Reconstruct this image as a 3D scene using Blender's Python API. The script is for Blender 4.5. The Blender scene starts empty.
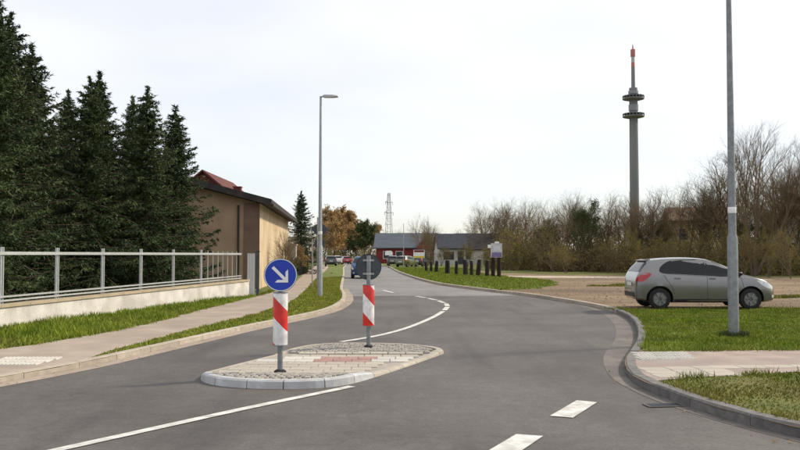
import bpy, bmesh, math, random
import numpy as np
from mathutils import Vector, Matrix
R = math.radians
sc = bpy.context.scene
col = sc.collection

# ------------------------------------------------------------------ camera, sky, sun, exposure
cam = bpy.data.cameras.new('camera'); cam.lens = 36.0; cam.sensor_width = 36.0
cam.clip_start = 0.1; cam.clip_end = 6000
camo = bpy.data.objects.new('camera', cam); col.objects.link(camo)
camo.location = (0, 0, 1.7); camo.rotation_euler = (R(90) + math.atan(30/800), 0, 0)
sc.camera = camo

SUN_AZ, SUN_EL = R(68), R(38)          # clockwise from +Y (straight ahead), right of the view
world = bpy.data.worlds.new('World'); sc.world = world; world.use_nodes = True
nt = world.node_tree; nt.nodes.clear()
def wn(t, **k):
    n = nt.nodes.new(t)
    for a, b in k.items(): setattr(n, a, b)
    return n
sky = wn('ShaderNodeTexSky', sky_type='NISHITA', sun_disc=False, sun_elevation=SUN_EL, sun_rotation=SUN_AZ)
sky.air_density = 1.0; sky.dust_density = 0.8
tc = wn('ShaderNodeTexCoord'); sx = wn('ShaderNodeSeparateXYZ')
nt.links.new(tc.outputs['Generated'], sx.inputs[0])
zz = wn('ShaderNodeMath', operation='MAXIMUM'); nt.links.new(sx.outputs['Z'], zz.inputs[0]); zz.inputs[1].default_value = 0.0
za = wn('ShaderNodeMath', operation='ADD'); nt.links.new(zz.outputs[0], za.inputs[0]); za.inputs[1].default_value = 0.16
dx = wn('ShaderNodeMath', operation='DIVIDE'); nt.links.new(sx.outputs['X'], dx.inputs[0]); nt.links.new(za.outputs[0], dx.inputs[1])
dy = wn('ShaderNodeMath', operation='DIVIDE'); nt.links.new(sx.outputs['Y'], dy.inputs[0]); nt.links.new(za.outputs[0], dy.inputs[1])
cx = wn('ShaderNodeCombineXYZ'); nt.links.new(dx.outputs[0], cx.inputs[0]); nt.links.new(dy.outputs[0], cx.inputs[1])
nz = wn('ShaderNodeTexNoise'); nz.inputs['Scale'].default_value = 0.42; nz.inputs['Detail'].default_value = 4
nz.inputs['Roughness'].default_value = .5
nt.links.new(cx.outputs[0], nz.inputs['Vector'])
cr = wn('ShaderNodeValToRGB'); cr.color_ramp.elements[0].position = .36; cr.color_ramp.elements[1].position = .62
cr.color_ramp.elements[0].color = (.66, .66, .66, 1); cr.color_ramp.elements[1].color = (.98, .98, .98, 1)
nt.links.new(nz.outputs['Fac'], cr.inputs[0])
nz2 = wn('ShaderNodeTexNoise'); nz2.inputs['Scale'].default_value = 1.1; nz2.inputs['Detail'].default_value = 4
nt.links.new(cx.outputs[0], nz2.inputs['Vector'])
cl = wn('ShaderNodeValToRGB'); cl.color_ramp.elements[0].position = .3; cl.color_ramp.elements[1].position = .7
cl.color_ramp.elements[0].color = (.86, .86, .895, 1); cl.color_ramp.elements[1].color = (.95, .945, .945, 1)
nt.links.new(nz2.outputs['Fac'], cl.inputs[0])
sc10 = wn('ShaderNodeVectorMath', operation='SCALE'); sc10.inputs['Scale'].default_value = 8.2   # cloud radiance over the 0.1 strength
nt.links.new(cl.outputs[0], sc10.inputs[0])
mx = wn('ShaderNodeMix', data_type='RGBA'); mx.clamp_result = False; mx.clamp_factor = True
hm = wn('ShaderNodeMapRange'); hm.inputs[1].default_value = 0.0; hm.inputs[2].default_value = .22; hm.inputs[3].default_value = .62; hm.inputs[4].default_value = 1.0   # cloud sheet thins out low over the horizon
nt.links.new(zz.outputs[0], hm.inputs[0]); hmm = wn('ShaderNodeMath', operation='MULTIPLY'); nt.links.new(cr.outputs[0], hmm.inputs[0]); nt.links.new(hm.outputs[0], hmm.inputs[1])
nt.links.new(hmm.outputs[0], mx.inputs[0]); nt.links.new(sky.outputs[0], mx.inputs[6]); nt.links.new(sc10.outputs[0], mx.inputs[7])
bg = wn('ShaderNodeBackground'); bg.inputs['Strength'].default_value = 0.1
nt.links.new(mx.outputs[2], bg.inputs['Color'])
wo = wn('ShaderNodeOutputWorld'); nt.links.new(bg.outputs[0], wo.inputs[0])

sun = bpy.data.lights.new('sun', 'SUN'); sun.energy = 2.8; sun.angle = R(5); sun.color = (1, .89, .70)
suno = bpy.data.objects.new('sun', sun); col.objects.link(suno)
SD = Vector((math.sin(SUN_AZ)*math.cos(SUN_EL), math.cos(SUN_AZ)*math.cos(SUN_EL), math.sin(SUN_EL)))
suno.rotation_euler = (-SD).to_track_quat('-Z', 'Y').to_euler(); suno.location = (30, 10, 40)

vs = sc.view_settings; vs.view_transform = 'Standard'; vs.look = 'None'; vs.gamma = 1; vs.exposure = 0.56; vs.use_curve_mapping = False

# ------------------------------------------------------------------ materials
MATS = {}
def mat(name, c1, c2=None, scale=3.0, rough=.8, bump=0.0, bscale=None, spec=.3, metal=0.0, c3=None, scale3=.4, k3=.5,
        rnd=0.0, lo=.35, hi=.65, stretch=None, coat=0.0, grain=0.0, gscale=120.0):
    if name in MATS: return MATS[name]
    m = bpy.data.materials.new(name); m.use_nodes = True; MATS[name] = m
    t = m.node_tree; N = t.nodes; L = t.links
    b = N['Principled BSDF']
    b.inputs['Roughness'].default_value = rough; b.inputs['Metallic'].default_value = metal
    b.inputs['Specular IOR Level'].default_value = spec; b.inputs['Coat Weight'].default_value = coat
    b.inputs['Coat Roughness'].default_value = .08
    tc = N.new('ShaderNodeTexCoord'); mp = N.new('ShaderNodeMapping'); L.new(tc.outputs['Object'], mp.inputs[0])
    if stretch: mp.inputs['Scale'].default_value = stretch
    def noise(s, d=6):
        n = N.new('ShaderNodeTexNoise'); n.inputs['Scale'].default_value = s; n.inputs['Detail'].default_value = d
        L.new(mp.outputs[0], n.inputs['Vector']); return n
    def ramp(n, a, b_, lo, hi):
        r = N.new('ShaderNodeValToRGB'); r.color_ramp.elements[0].position = lo; r.color_ramp.elements[1].position = hi
        r.color_ramp.elements[0].color = (*a, 1); r.color_ramp.elements[1].color = (*b_, 1); L.new(n.outputs['Fac'], r.inputs[0]); return r
    out = None
    if c2 is None: c2 = tuple(min(1, v*1.12) for v in c1); c1 = tuple(v*.9 for v in c1)
    out = ramp(noise(scale), c1, c2, lo, hi).outputs[0]
    if c3 is not None:
        f = ramp(noise(scale3, 4), (0, 0, 0), (k3, k3, k3), .42, .62)
        mixn = N.new('ShaderNodeMix'); mixn.data_type = 'RGBA'; L.new(f.outputs[0], mixn.inputs[0]); L.new(out, mixn.inputs[6])
        mixn.inputs[7].default_value = (*c3, 1); out = mixn.outputs[2]
    if grain:
        g = ramp(noise(gscale, 2), (1-grain,)*3, (1+grain,)*3, .3, .7)
        mm = N.new('ShaderNodeMix'); mm.data_type = 'RGBA'; mm.blend_type = 'MULTIPLY'; mm.inputs[0].default_value = 1
        L.new(out, mm.inputs[6]); L.new(g.outputs[0], mm.inputs[7]); out = mm.outputs[2]
    if rnd:
        oi = N.new('ShaderNodeObjectInfo'); mr = N.new('ShaderNodeMapRange')
        mr.inputs[3].default_value = 1-rnd; mr.inputs[4].default_value = 1+rnd; L.new(oi.outputs['Random'], mr.inputs[0])
        vm = N.new('ShaderNodeVectorMath'); vm.operation = 'SCALE'; L.new(out, vm.inputs[0]); L.new(mr.outputs[0], vm.inputs['Scale']); out = vm.outputs[0]
    L.new(out, b.inputs['Base Color'])
    if bump:
        bn = noise(bscale or scale*4, 5); bp = N.new('ShaderNodeBump'); bp.inputs['Strength'].default_value = bump; bp.inputs['Distance'].default_value = .02
        L.new(bn.outputs['Fac'], bp.inputs['Height']); L.new(bp.outputs[0], b.inputs['Normal'])
    return m

def asphalt(name, a, b_, stain):
    m = bpy.data.materials.new(name); m.use_nodes = True; t = m.node_tree; N = t.nodes; L = t.links; p = N['Principled BSDF']
    tc = N.new('ShaderNodeTexCoord')
    def noise(scale, det, st=(1, 1, 1), rz=0):
        mp = N.new('ShaderNodeMapping'); mp.inputs['Scale'].default_value = st; mp.inputs['Rotation'].default_value = (0, 0, rz)
        L.new(tc.outputs['Object'], mp.inputs[0])
        n = N.new('ShaderNodeTexNoise'); n.inputs['Scale'].default_value = scale; n.inputs['Detail'].default_value = det; L.new(mp.outputs[0], n.inputs['Vector']); return n
    def mixc(f, x, y, mode='MIX'):
        q = N.new('ShaderNodeMix'); q.data_type = 'RGBA'; q.blend_type = mode
        for i, s in ((0, f), (6, x), (7, y)):
            if isinstance(s, (int, float)): q.inputs[i].default_value = s
            elif isinstance(s, tuple): q.inputs[i].default_value = (*s, 1)
            else: L.new(s, q.inputs[i])
        return q.outputs[2]
    def ramp(n, lo, hi, x=(0, 0, 0), y=(1, 1, 1)):
        r = N.new('ShaderNodeValToRGB'); r.color_ramp.elements[0].position = lo; r.color_ramp.elements[1].position = hi
        r.color_ramp.elements[0].color = (*x, 1); r.color_ramp.elements[1].color = (*y, 1); L.new(n.outputs['Fac'], r.inputs[0]); return r.outputs[0]
    c = mixc(ramp(noise(.55, 5), .35, .65), a, b_)
    c = mixc(ramp(noise(.9, 5, (1.6, .16, 1), R(-14)), .52, .72, y=(.85, .85, .85)), c, stain)      # worn wheel tracks and oil
    c = mixc(ramp(noise(.16, 3), .5, .6, y=(.35, .35, .35)), c, tuple(v*1.25 for v in b_))
    c = mixc(1.0, c, ramp(noise(190, 2), .3, .72, (.72, .72, .72), (1.25, 1.25, 1.25)), 'MULTIPLY')
    c = mixc(1.0, c, ramp(noise(28, 3), .3, .7, (.82, .82, .82), (1.18, 1.18, 1.18)), 'MULTIPLY')
    c = mixc(1.0, c, ramp(noise(6, 4), .35, .7, (.9, .9, .9), (1.1, 1.1, 1.1)), 'MULTIPLY')
    v = N.new('ShaderNodeTexVoronoi'); v.feature = 'DISTANCE_TO_EDGE'; v.inputs['Scale'].default_value = .22
    wv = noise(1.6, 4); ad = N.new('ShaderNodeVectorMath'); ad.operation = 'MULTIPLY_ADD'
    L.new(wv.outputs['Color'], ad.inputs[0]); ad.inputs[1].default_value = (.9, .9, .9); L.new(tc.outputs['Object'], ad.inputs[2]); L.new(ad.outputs[0], v.inputs['Vector'])
    cr_ = N.new('ShaderNodeValToRGB'); cr_.color_ramp.elements[0].position = .0025; cr_.color_ramp.elements[1].position = .006
    cr_.color_ramp.elements[0].color = (.86, .86, .86, 1); cr_.color_ramp.elements[1].color = (1, 1, 1, 1); L.new(v.outputs['Distance'], cr_.inputs[0])
    c = mixc(1.0, c, cr_.outputs[0], 'MULTIPLY')
    L.new(c, p.inputs['Base Color']); p.inputs['Roughness'].default_value = .78; p.inputs['Specular IOR Level'].default_value = .35
    bp = N.new('ShaderNodeBump'); bp.inputs['Strength'].default_value = .35; bp.inputs['Distance'].default_value = .01
    L.new(noise(150, 2).outputs['Fac'], bp.inputs['Height']); L.new(bp.outputs[0], p.inputs['Normal'])
    return m

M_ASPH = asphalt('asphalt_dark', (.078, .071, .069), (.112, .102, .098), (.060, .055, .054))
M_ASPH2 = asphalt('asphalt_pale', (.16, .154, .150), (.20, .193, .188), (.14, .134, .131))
M_PAINT = mat('road_paint', (.50, .49, .47), (.66, .65, .63), scale=9, c3=(.30, .29, .28), scale3=5, k3=.55, rough=.7, grain=.12)
M_CONC = mat('kerb_concrete', (.33, .285, .24), (.42, .37, .31), scale=6, bump=.25, bscale=60, rough=.9, rnd=.10, grain=.15)
M_KERBD = mat('kerb_granite', (.115, .110, .106), (.175, .167, .16), scale=9, bump=.25, bscale=70, rough=.85, rnd=.12, grain=.2)
M_GUT = mat('gutter_concrete', (.122, .110, .103), (.168, .152, .142), scale=2.5, c3=(.095, .087, .082), scale3=1.1, k3=.6, rough=.9, bump=.15, bscale=50, grain=.15)
M_PAVL = mat('pavement_left', (.29, .240, .200), (.36, .300, .250), scale=1.7, c3=(.245, .20, .165), scale3=.7, k3=.6, rough=.9, bump=.2, bscale=40, grain=.14)
M_PAVR = mat('pavement_right', (.27, .212, .188), (.35, .285, .255), scale=2.2, c3=(.24, .205, .19), scale3=.9, k3=.6, rough=.9, bump=.2, bscale=40, grain=.14)
M_TACT = mat('tactile_slab', (.44, .425, .39), (.53, .51, .47), scale=6, rough=.85, grain=.1, rnd=.05)
M_PALE = mat('pale_slab', (.355, .32, .275), (.43, .39, .335), scale=5, rough=.9, grain=.15, c3=(.30, .275, .24), scale3=1.2, rnd=.06)
M_RED = mat('red_paver', (.30, .165, .145), (.37, .215, .19), scale=7, rough=.9, grain=.15, c3=(.36, .25, .22), scale3=2.5, rnd=.06)
M_COB = mat('cobble_stone', (.245, .228, .205), (.35, .33, .30), scale=9, rough=.85, bump=.3, bscale=50, grain=.2)
M_MORT = mat('island_bed', (.27, .25, .22), (.34, .315, .28), scale=6, rough=.95, grain=.2)
M_WHITEK = mat('white_kerb_paint', (.36, .375, .395), (.47, .48, .49), scale=8, c3=(.34, .335, .33), scale3=3.5, k3=.7, rough=.7, grain=.1, rnd=.08)
M_SOIL = mat('gravel_soil', (.150, .102, .062), (.245, .172, .108), scale=.8, c3=(.085, .060, .034), scale3=.16, k3=.75, rough=.95, bump=.5, bscale=18, grain=.25, gscale=35, stretch=(.55, 1, 1))
M_SAND = mat('sand_path', (.34, .28, .22), (.44, .37, .29), scale=1.2, rough=.95, grain=.2, gscale=40, bump=.3)
M_TURF = mat('turf', (.070, .108, .016), (.120, .155, .026), scale=1.6, c3=(.15, .135, .045), scale3=.55, k3=.55, rough=.95, bump=.6, bscale=35, grain=.3, gscale=45)
M_TURFD = mat('turf_dry', (.070, .092, .016), (.115, .125, .026), scale=1.8, c3=(.14, .118, .04), scale3=.8, k3=.6, rough=.95, bump=.6, bscale=35, grain=.3, gscale=45)
M_FIELD = mat('field', (.075, .09, .028), (.12, .125, .045), scale=.12, c3=(.17, .14, .08), scale3=.03, rough=.95)
M_LITTER = mat('needle_litter', (.045, .036, .022), (.075, .058, .034), scale=1.5, rough=.95, bump=.5, bscale=20)
M_BLADE = mat('grass_blades', (.105, .160, .010), (.205, .255, .020), scale=1.3, c3=(.20, .195, .04), scale3=.6, k3=.5, rough=.7, spec=.2)
M_BLADED = mat('grass_blades_dry', (.105, .132, .010), (.185, .190, .022), scale=1.6, c3=(.20, .165, .05), scale3=.8, k3=.55, rough=.7, spec=.2)
M_VERGE = mat('verge_grass_blades', (.150, .190, .014), (.245, .270, .030), scale=1.4, c3=(.25, .22, .06), scale3=.9, k3=.5, rough=.7, spec=.2)
M_GALV = mat('galvanised_steel', (.30, .31, .32), (.38, .39, .40), scale=12, rough=.45, metal=.55, spec=.5, grain=.05)
M_GALVD = mat('weathered_steel', (.17, .185, .20), (.24, .255, .27), scale=10, rough=.5, metal=.4, spec=.5)
M_FENCE = mat('fence_steel', (.38, .39, .39), (.47, .48, .48), scale=14, rough=.5, metal=.3, spec=.5, rnd=.05)
M_WALL = mat('wall_render', (.56, .53, .49), (.68, .65, .61), scale=2.2, c3=(.40, .37, .335), scale3=1.4, k3=.7, rough=.9, bump=.2, bscale=25, grain=.08, gscale=30)
M_COPE = mat('wall_coping', (.38, .31, .21), (.48, .40, .28), scale=4, c3=(.30, .25, .18), scale3=2, k3=.6, rough=.9, rnd=.08, grain=.12)
M_BLUE = mat('sign_blue', (.006, .035, .36), (.010, .045, .42), scale=2, rough=.35, spec=.5)
M_SIGNW = mat('sign_white', (.72, .73, .74), (.80, .80, .80), scale=3, rough=.4, spec=.5)
M_SIGNB = mat('sign_back', (.045, .055, .066), (.066, .078, .09), scale=6, rough=.4, metal=.3, spec=.5)
M_BLACK = mat('black_rubber', (.012, .012, .013), (.022, .022, .023), scale=12, rough=.8)
M_BARK = mat('bark', (.075, .055, .040), (.13, .10, .075), scale=5, rough=.95, bump=.5, bscale=18, rnd=.25, stretch=(3, 3, .6))
M_TWIG = mat('twigs', (.115, .084, .048), (.20, .146, .086), scale=.8, rough=.95, rnd=.3)
M_SPRUCE = mat('spruce_needles', (.020, .040, .014), (.048, .078, .025), scale=1.4, c3=(.082, .102, .034), scale3=.9, k3=.55, rough=.7, spec=.3, rnd=.28)
M_PINE = mat('pine_needles', (.055, .075, .026), (.09, .11, .04), scale=1.1, rough=.8, spec=.2, rnd=.2)
M_AUT = mat('copper_leaves', (.27, .165, .062), (.42, .275, .11), scale=.5, c3=(.21, .15, .075), scale3=.3, rough=.8, rnd=.2)
M_THICK = mat('thicket_leaves', (.105, .078, .034), (.19, .140, .060), scale=.30, c3=(.18, .175, .034), scale3=.10, k3=.85, rough=.9, lo=.4, hi=.6)
M_BUSH = mat('bush_leaves', (.035, .055, .016), (.075, .095, .026), scale=1.2, rough=.8, rnd=.25)
M_WOOD = mat('dark_post_wood', (.012, .010, .009), (.028, .022, .018), scale=4, rough=.9, bump=.5, bscale=20, rnd=.25, stretch=(4, 4, .5))

def stripes(name, period, slope, off):
    m = bpy.data.materials.new(name); m.use_nodes = True; t = m.node_tree; N = t.nodes; L = t.links; p = N['Principled BSDF']
    tc = N.new('ShaderNodeTexCoord'); s = N.new('ShaderNodeSeparateXYZ'); L.new(tc.outputs['Object'], s.inputs[0])
    a = N.new('ShaderNodeMath'); a.operation = 'MULTIPLY_ADD'; L.new(s.outputs['X'], a.inputs[0]); a.inputs[1].default_value = slope; L.new(s.outputs['Z'], a.inputs[2])
    b = N.new('ShaderNodeMath'); b.operation = 'ADD'; L.new(a.outputs[0], b.inputs[0]); b.inputs[1].default_value = off
    c = N.new('ShaderNodeMath'); c.operation = 'DIVIDE'; L.new(b.outputs[0], c.inputs[0]); c.inputs[1].default_value = period
    d = N.new('ShaderNodeMath'); d.operation = 'FRACT'; L.new(c.outputs[0], d.inputs[0])
    e = N.new('ShaderNodeMath'); e.operation = 'LESS_THAN'; L.new(d.outputs[0], e.inputs[0]); e.inputs[1].default_value = .45
    n = N.new('ShaderNodeTexNoise'); n.inputs['Scale'].default_value = 9; L.new(tc.outputs['Object'], n.inputs['Vector'])
    r = N.new('ShaderNodeValToRGB'); r.color_ramp.elements[0].position = .3; r.color_ramp.elements[1].position = .6; r.color_ramp.elements[0].color = (.66, .64, .60, 1); r.color_ramp.elements[1].color = (1, 1, 1, 1); L.new(n.outputs['Fac'], r.inputs[0])
    q = N.new('ShaderNodeMix'); q.data_type = 'RGBA'; L.new(e.outputs[0], q.inputs[0]); q.inputs[6].default_value = (.74, .74, .76, 1); q.inputs[7].default_value = (.62, .022, .014, 1)
    w = N.new('ShaderNodeMix'); w.data_type = 'RGBA'; w.blend_type = 'MULTIPLY'; w.inputs[0].default_value = 1; L.new(q.outputs[2], w.inputs[6]); L.new(r.outputs[0], w.inputs[7])
    L.new(w.outputs[2], p.inputs['Base Color']); p.inputs['Roughness'].default_value = .4
    return m

# ------------------------------------------------------------------ mesh helpers
class MB:
    def __init__(s): s.v = []; s.f = []; s.mi = []; s.m = 0
    def add(s, vs, fs):
        o = len(s.v); s.v += [tuple(p) for p in vs]; s.f += [tuple(i+o for i in f) for f in fs]; s.mi += [s.m]*len(fs); return s
    def box(s, c, d, rz=0.0):
        x, y, z = (q/2 for q in d); ca, sa = math.cos(rz), math.sin(rz)
        P = [(i*x, j*y, k*z) for k in (-1, 1) for j in (-1, 1) for i in (-1, 1)]
        P = [(c[0]+p[0]*ca-p[1]*sa, c[1]+p[0]*sa+p[1]*ca, c[2]+p[2]) for p in P]
        return s.add(P, [(0, 2, 3, 1), (4, 5, 7, 6), (0, 1, 5, 4), (2, 6, 7, 3), (0, 4, 6, 2), (1, 3, 7, 5)])
    def prism(s, poly, z0, z1):
        n = len(poly)
        g0 = z0 if callable(z0) else (lambda x, y: z0); g1 = z1 if callable(z1) else (lambda x, y: z1)
        return s.add([(x, y, g0(x, y)) for x, y in poly]+[(x, y, g1(x, y)) for x, y in poly],
                     [tuple(range(n-1, -1, -1)), tuple(range(n, 2*n))]+[(i, (i+1) % n, n+(i+1) % n, n+i) for i in range(n)])
    def sheet(s, poly, z): return s.add([(x, y, z) for x, y in poly], [tuple(range(len(poly)))])
    def tube(s, path, rad, n=8, cap=True):
        path = [Vector(p) for p in path]; k = len(path)
        if not hasattr(rad, '__len__'): rad = [rad]*k
        V = []; t0 = (path[1]-path[0]).normalized(); up = Vector((0, 0, 1)) if abs(t0.z) < .9 else Vector((1, 0, 0))
        u = t0.cross(up).normalized()
        for i in range(k):
            t = (path[min(i+1, k-1)]-path[max(i-1, 0)]).normalized()
            u = (u-t*u.dot(t)).normalized(); w = t.cross(u)
            for j in range(n):
                a = 2*math.pi*j/n; V.append(path[i]+(u*math.cos(a)+w*math.sin(a))*rad[i])
        F = [(i*n+j, i*n+(j+1) % n, (i+1)*n+(j+1) % n, (i+1)*n+j) for i in range(k-1) for j in range(n)]
        if cap: F += [tuple(range(n-1, -1, -1)), tuple(range((k-1)*n, k*n))]
        return s.add(V, F)
    def lathe(s, prof, n=24, c=(0, 0, 0), axis='z', cap=True):
        V = []
        for r, h in prof:
            for j in range(n):
                a = 2*math.pi*j/n; p = (r*math.cos(a), r*math.sin(a), h)
                if axis == 'y': p = (p[0], p[2], p[1])
                V.append((c[0]+p[0], c[1]+p[1], c[2]+p[2]))
        k = len(prof)
        F = [(i*n+j, i*n+(j+1) % n, (i+1)*n+(j+1) % n, (i+1)*n+j) for i in range(k-1) for j in range(n)]
        if cap and prof[0][0] > 1e-6: F.append(tuple(range(n-1, -1, -1)))
        if cap and prof[-1][0] > 1e-6: F.append(tuple(range((k-1)*n, k*n)))
        return s.add(V, F)
    def build(s, name, mats, parent=None, smooth=False, fix=True):
        me = bpy.data.meshes.new(name); me.from_pydata(s.v, [], s.f)
        for m in (mats if isinstance(mats, (list, tuple)) else [mats]): me.materials.append(m)
        if any(s.mi): me.polygons.foreach_set('material_index', s.mi)
        if fix:
            bm = bmesh.new(); bm.from_mesh(me); bmesh.ops.recalc_face_normals(bm, faces=bm.faces); bm.to_mesh(me); bm.free()
        if smooth:
            me.polygons.foreach_set('use_smooth', [True]*len(me.polygons))
            if smooth != 'all': me.set_sharp_from_angle(angle=R(40))
        return link(name, me, parent)
def link(name, me, parent=None):
    o = bpy.data.objects.new(name, me); col.objects.link(o)
    if parent: o.parent = parent
    return o
def empty(name, loc=(0, 0, 0), rz=0.0, label=None, cat=None, group=None):
    o = bpy.data.objects.new(name, None); col.objects.link(o); o.location = loc; o.rotation_euler = (0, 0, rz); o.empty_display_size = .2
    return tag(o, label, cat, group) if label else o
def tag(o, label=None, cat=None, group=None, kind=None):
    if label: o['label'] = label
    if cat: o['category'] = cat
    if group: o['group'] = group
    if kind: o['kind'] = kind
    return o
def struct(name, mb, m, parent=None):
    o = mb.build(name, m, parent)
    if not parent: o['kind'] = 'structure'
    return o
def copy_tree(o, parent=None):
    c = o.copy(); col.objects.link(c); c.parent = parent
    for ch in [q for q in o.children]: copy_tree(ch, c)
    return c
def smooth_line(pts, step):
    P = [Vector((*p, 0)) for p in pts]; out = []
    for i in range(len(P)-1):
        p0 = P[max(i-1, 0)]; p1 = P[i]; p2 = P[i+1]; p3 = P[min(i+2, len(P)-1)]
        n = max(2, int((p2-p1).length/step*4))
        for k in range(n):
            t = k/n; out.append(.5*((2*p1)+(p2-p0)*t+(2*p0-5*p1+4*p2-p3)*t*t+(3*p1-p0-3*p2+p3)*t**3))
    out.append(P[-1]); res = [out[0]]; acc = 0
    for a, b in zip(out, out[1:]):
        acc += (b-a).length
        if acc >= step: res.append(b); acc = 0
    if (res[-1]-out[-1]).length > step*.4: res.append(out[-1])
    else: res[-1] = out[-1]
    return [(p.x, p.y) for p in res]
def offset(line, d):      # + = to the left of the walking direction
    out = []
    for i in range(len(line)):
        a = Vector(line[max(i-1, 0)]); b = Vector(line[min(i+1, len(line)-1)]); t = (b-a).normalized()
        out.append((line[i][0]-t.y*d, line[i][1]+t.x*d))
    return out
def inside(poly, X, Y):
    r = np.zeros(len(X), bool); n = len(poly)
    for i in range(n):
        x1, y1 = poly[i]; x2, y2 = poly[(i+1) % n]
        if y1 == y2: continue
        c = ((y1 > Y) != (y2 > Y)) & (X < (x2-x1)*(Y-y1)/(y2-y1)+x1); r ^= c
    return r
def ragged(line, amp, seed, step=.35):
    rg = random.Random(seed); L = smooth_line(line, step)
    o = offset(L, 1.0)
    return [(a[0]+(b[0]-a[0])*k, a[1]+(b[1]-a[1])*k) for a, b, k in ((a, b, rg.uniform(-amp, amp)) for a, b in zip(L, o))]
def tri_mesh(name, V, mats, parent=None, quads=False, mi=None):
    k = 4 if quads else 3
    V = np.asarray(V, np.float32).reshape(-1, 3); n = len(V)//k
    me = bpy.data.meshes.new(name); me.vertices.add(len(V)); me.vertices.foreach_set('co', V.ravel())
    me.loops.add(len(V)); me.loops.foreach_set('vertex_index', np.arange(len(V), dtype=np.int32))
    me.polygons.add(n); me.polygons.foreach_set('loop_start', np.arange(0, len(V), k, dtype=np.int32)); me.polygons.foreach_set('loop_total', np.full(n, k, np.int32))
    for m in (mats if isinstance(mats, (list, tuple)) else [mats]): me.materials.append(m)
    if mi is not None: me.polygons.foreach_set('material_index', mi)
    me.update(calc_edges=True); me.validate()
    return link(name, me, parent)
def grass(label, poly, n, h0, h1, z, m, seed, clump=.0):
    rg = np.random.default_rng(seed); P = np.array(poly); lo, hi = P.min(0), P.max(0)
    X = rg.uniform(lo[0], hi[0], n*2); Y = rg.uniform(lo[1], hi[1], n*2); k = inside(poly, X, Y); X, Y = X[k][:n], Y[k][:n]; N_ = len(X)
    mod = .65+.35*np.sin(X*2.3+np.sin(Y*1.7)*2)*np.cos(Y*1.9+X*.6)+clump*np.maximum(0, np.sin(X*.9+3*np.sin(Y*.55))) 
    H = rg.uniform(h0, h1, N_)*mod; a = rg.uniform(0, 2*np.pi, N_); l = rg.uniform(.1, .8, N_)*H; b = rg.uniform(0, 2*np.pi, N_)
    w = rg.uniform(.004, .009, N_)*(1+np.hypot(X, Y)/16)
    A = np.stack([X-np.cos(a)*w, Y-np.sin(a)*w, np.full(N_, z)], 1); B = np.stack([X+np.cos(a)*w, Y+np.sin(a)*w, np.full(N_, z)], 1)
    C = np.stack([X+np.cos(b)*l, Y+np.sin(b)*l, z+H], 1)
    o = tri_mesh('grass', np.stack([A, B, C], 1), m); return tag(o, label, 'grass', kind='stuff')

# ------------------------------------------------------------------ lines of the street (metres)
RK = [(-95, 262), (-48, 222), (-20, 188), (-7.5, 155), (-2.3, 120), (0.0, 75), (1.85, 49), (3.85, 38.5), (5.2, 33.5), (6.0, 28.8), (6.35, 25.4), (6.26, 23.0), (5.88, 20.4), (5.2, 17.6), (4.46, 15.14),
      (3.88, 13.55), (3.43, 12.27), (3.17, 11.21), (3.08, 10.4), (3.15, 9.63), (3.27, 8.78), (3.48, 8.02), (3.75, 7.4), (4.4, 6.5), (5.6, 5.6), (7.6, 5.0), (11, 4.6), (26, 4.0)]
LK = [(-99, 266), (-53, 227), (-26, 193), (-13.5, 158), (-9.0, 132), (-7.3, 105), (-4.7, 68), (-2.95, 41.5), (-2.3, 34), (-2.0, 29), (-2.12, 24.6), (-2.7, 21.4), (-3.45, 18.5), (-4.0, 15.9), (-4.38, 14.1), (-4.7, 12.6), (-5.02, 11.5), (-5.35, 10.6), (-5.9, 9.2), (-6.6, 7), (-7.2, 3), (-7.4, -12)]
RKs = smooth_line(RK, .5); LKs = smooth_line(LK, .5)
ZR, ZL = .10, .08

g = MB(); g.sheet([(-2500, -400), (2500, -400), (2500, 4500), (-2500, 4500)], -.06); struct('ground', g, M_FIELD)
g = MB(); yk = 33.5
near = [(-8, -12), (30, -12), (30, 4.2)]+[p for p in reversed(RKs) if p[1] < yk]+[(4.9, yk+.35), (2.2, yk-.25), (-.2, yk+.15)]+[p for p in LKs if p[1] < yk]
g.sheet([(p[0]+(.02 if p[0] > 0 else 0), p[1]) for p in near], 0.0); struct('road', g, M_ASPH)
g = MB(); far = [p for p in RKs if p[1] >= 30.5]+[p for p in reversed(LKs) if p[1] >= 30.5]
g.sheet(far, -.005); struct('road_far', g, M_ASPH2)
g = MB(); g.sheet([p for p in offset(RKs, -.0)]+[(200, 4), (200, 330), (-95, 330)], ZR); struct('gravel_lot', g, M_SOIL)
g = MB(); g.sheet([p for p in LKs]+[(-150, -12), (-150, 266)], ZL); struct('left_ground', g, M_TURF)

# pavement on the left and its paving
PI_ = [(-4.88, 12.55), (-4.90, 13.4), (-4.80, 14.6), (-4.55, 17.4), (-4.12, 20.6), (-3.86, 24.5), (-3.98, 31.7), (-5.51, 52.0), (-9.0, 100), (-12, 132)]
PO_ = [(-7.9, 9), (-7.3, 12.2), (-6.9, 13.87), (-6.5, 14.81), (-6.2, 16.49), (-5.92, 18.87), (-5.85, 23.66), (-5.72, 28.9), (-5.6, 34.21), (-5.94, 43.32), (-7.86, 65), (-11.2, 100), (-14.5, 132)]
pin = ragged(PI_, .05, 3); pout = ragged(PO_, .05, 4)
kin = [p for p in offset(LKs, -.155) if p[1] < 12.5]
g = MB(); g.sheet(list(reversed(pin))+kin+[(-9, -12), (-9, 8)]+pout, ZL+.004); pavL = struct('pavement_left', g, M_PAVL)
LIT = [(-8.95, 8), (-8.95, 17.3), (-8.3, 20.4), (-7.2, 25.5), (-6.3, 31.2), (-6.2, 36.5), (-18, 36), (-60, 30), (-60, 8)]
g = MB(); g.sheet(LIT, ZL+.004); struct('needle_litter', g, M_LITTER)

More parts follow.
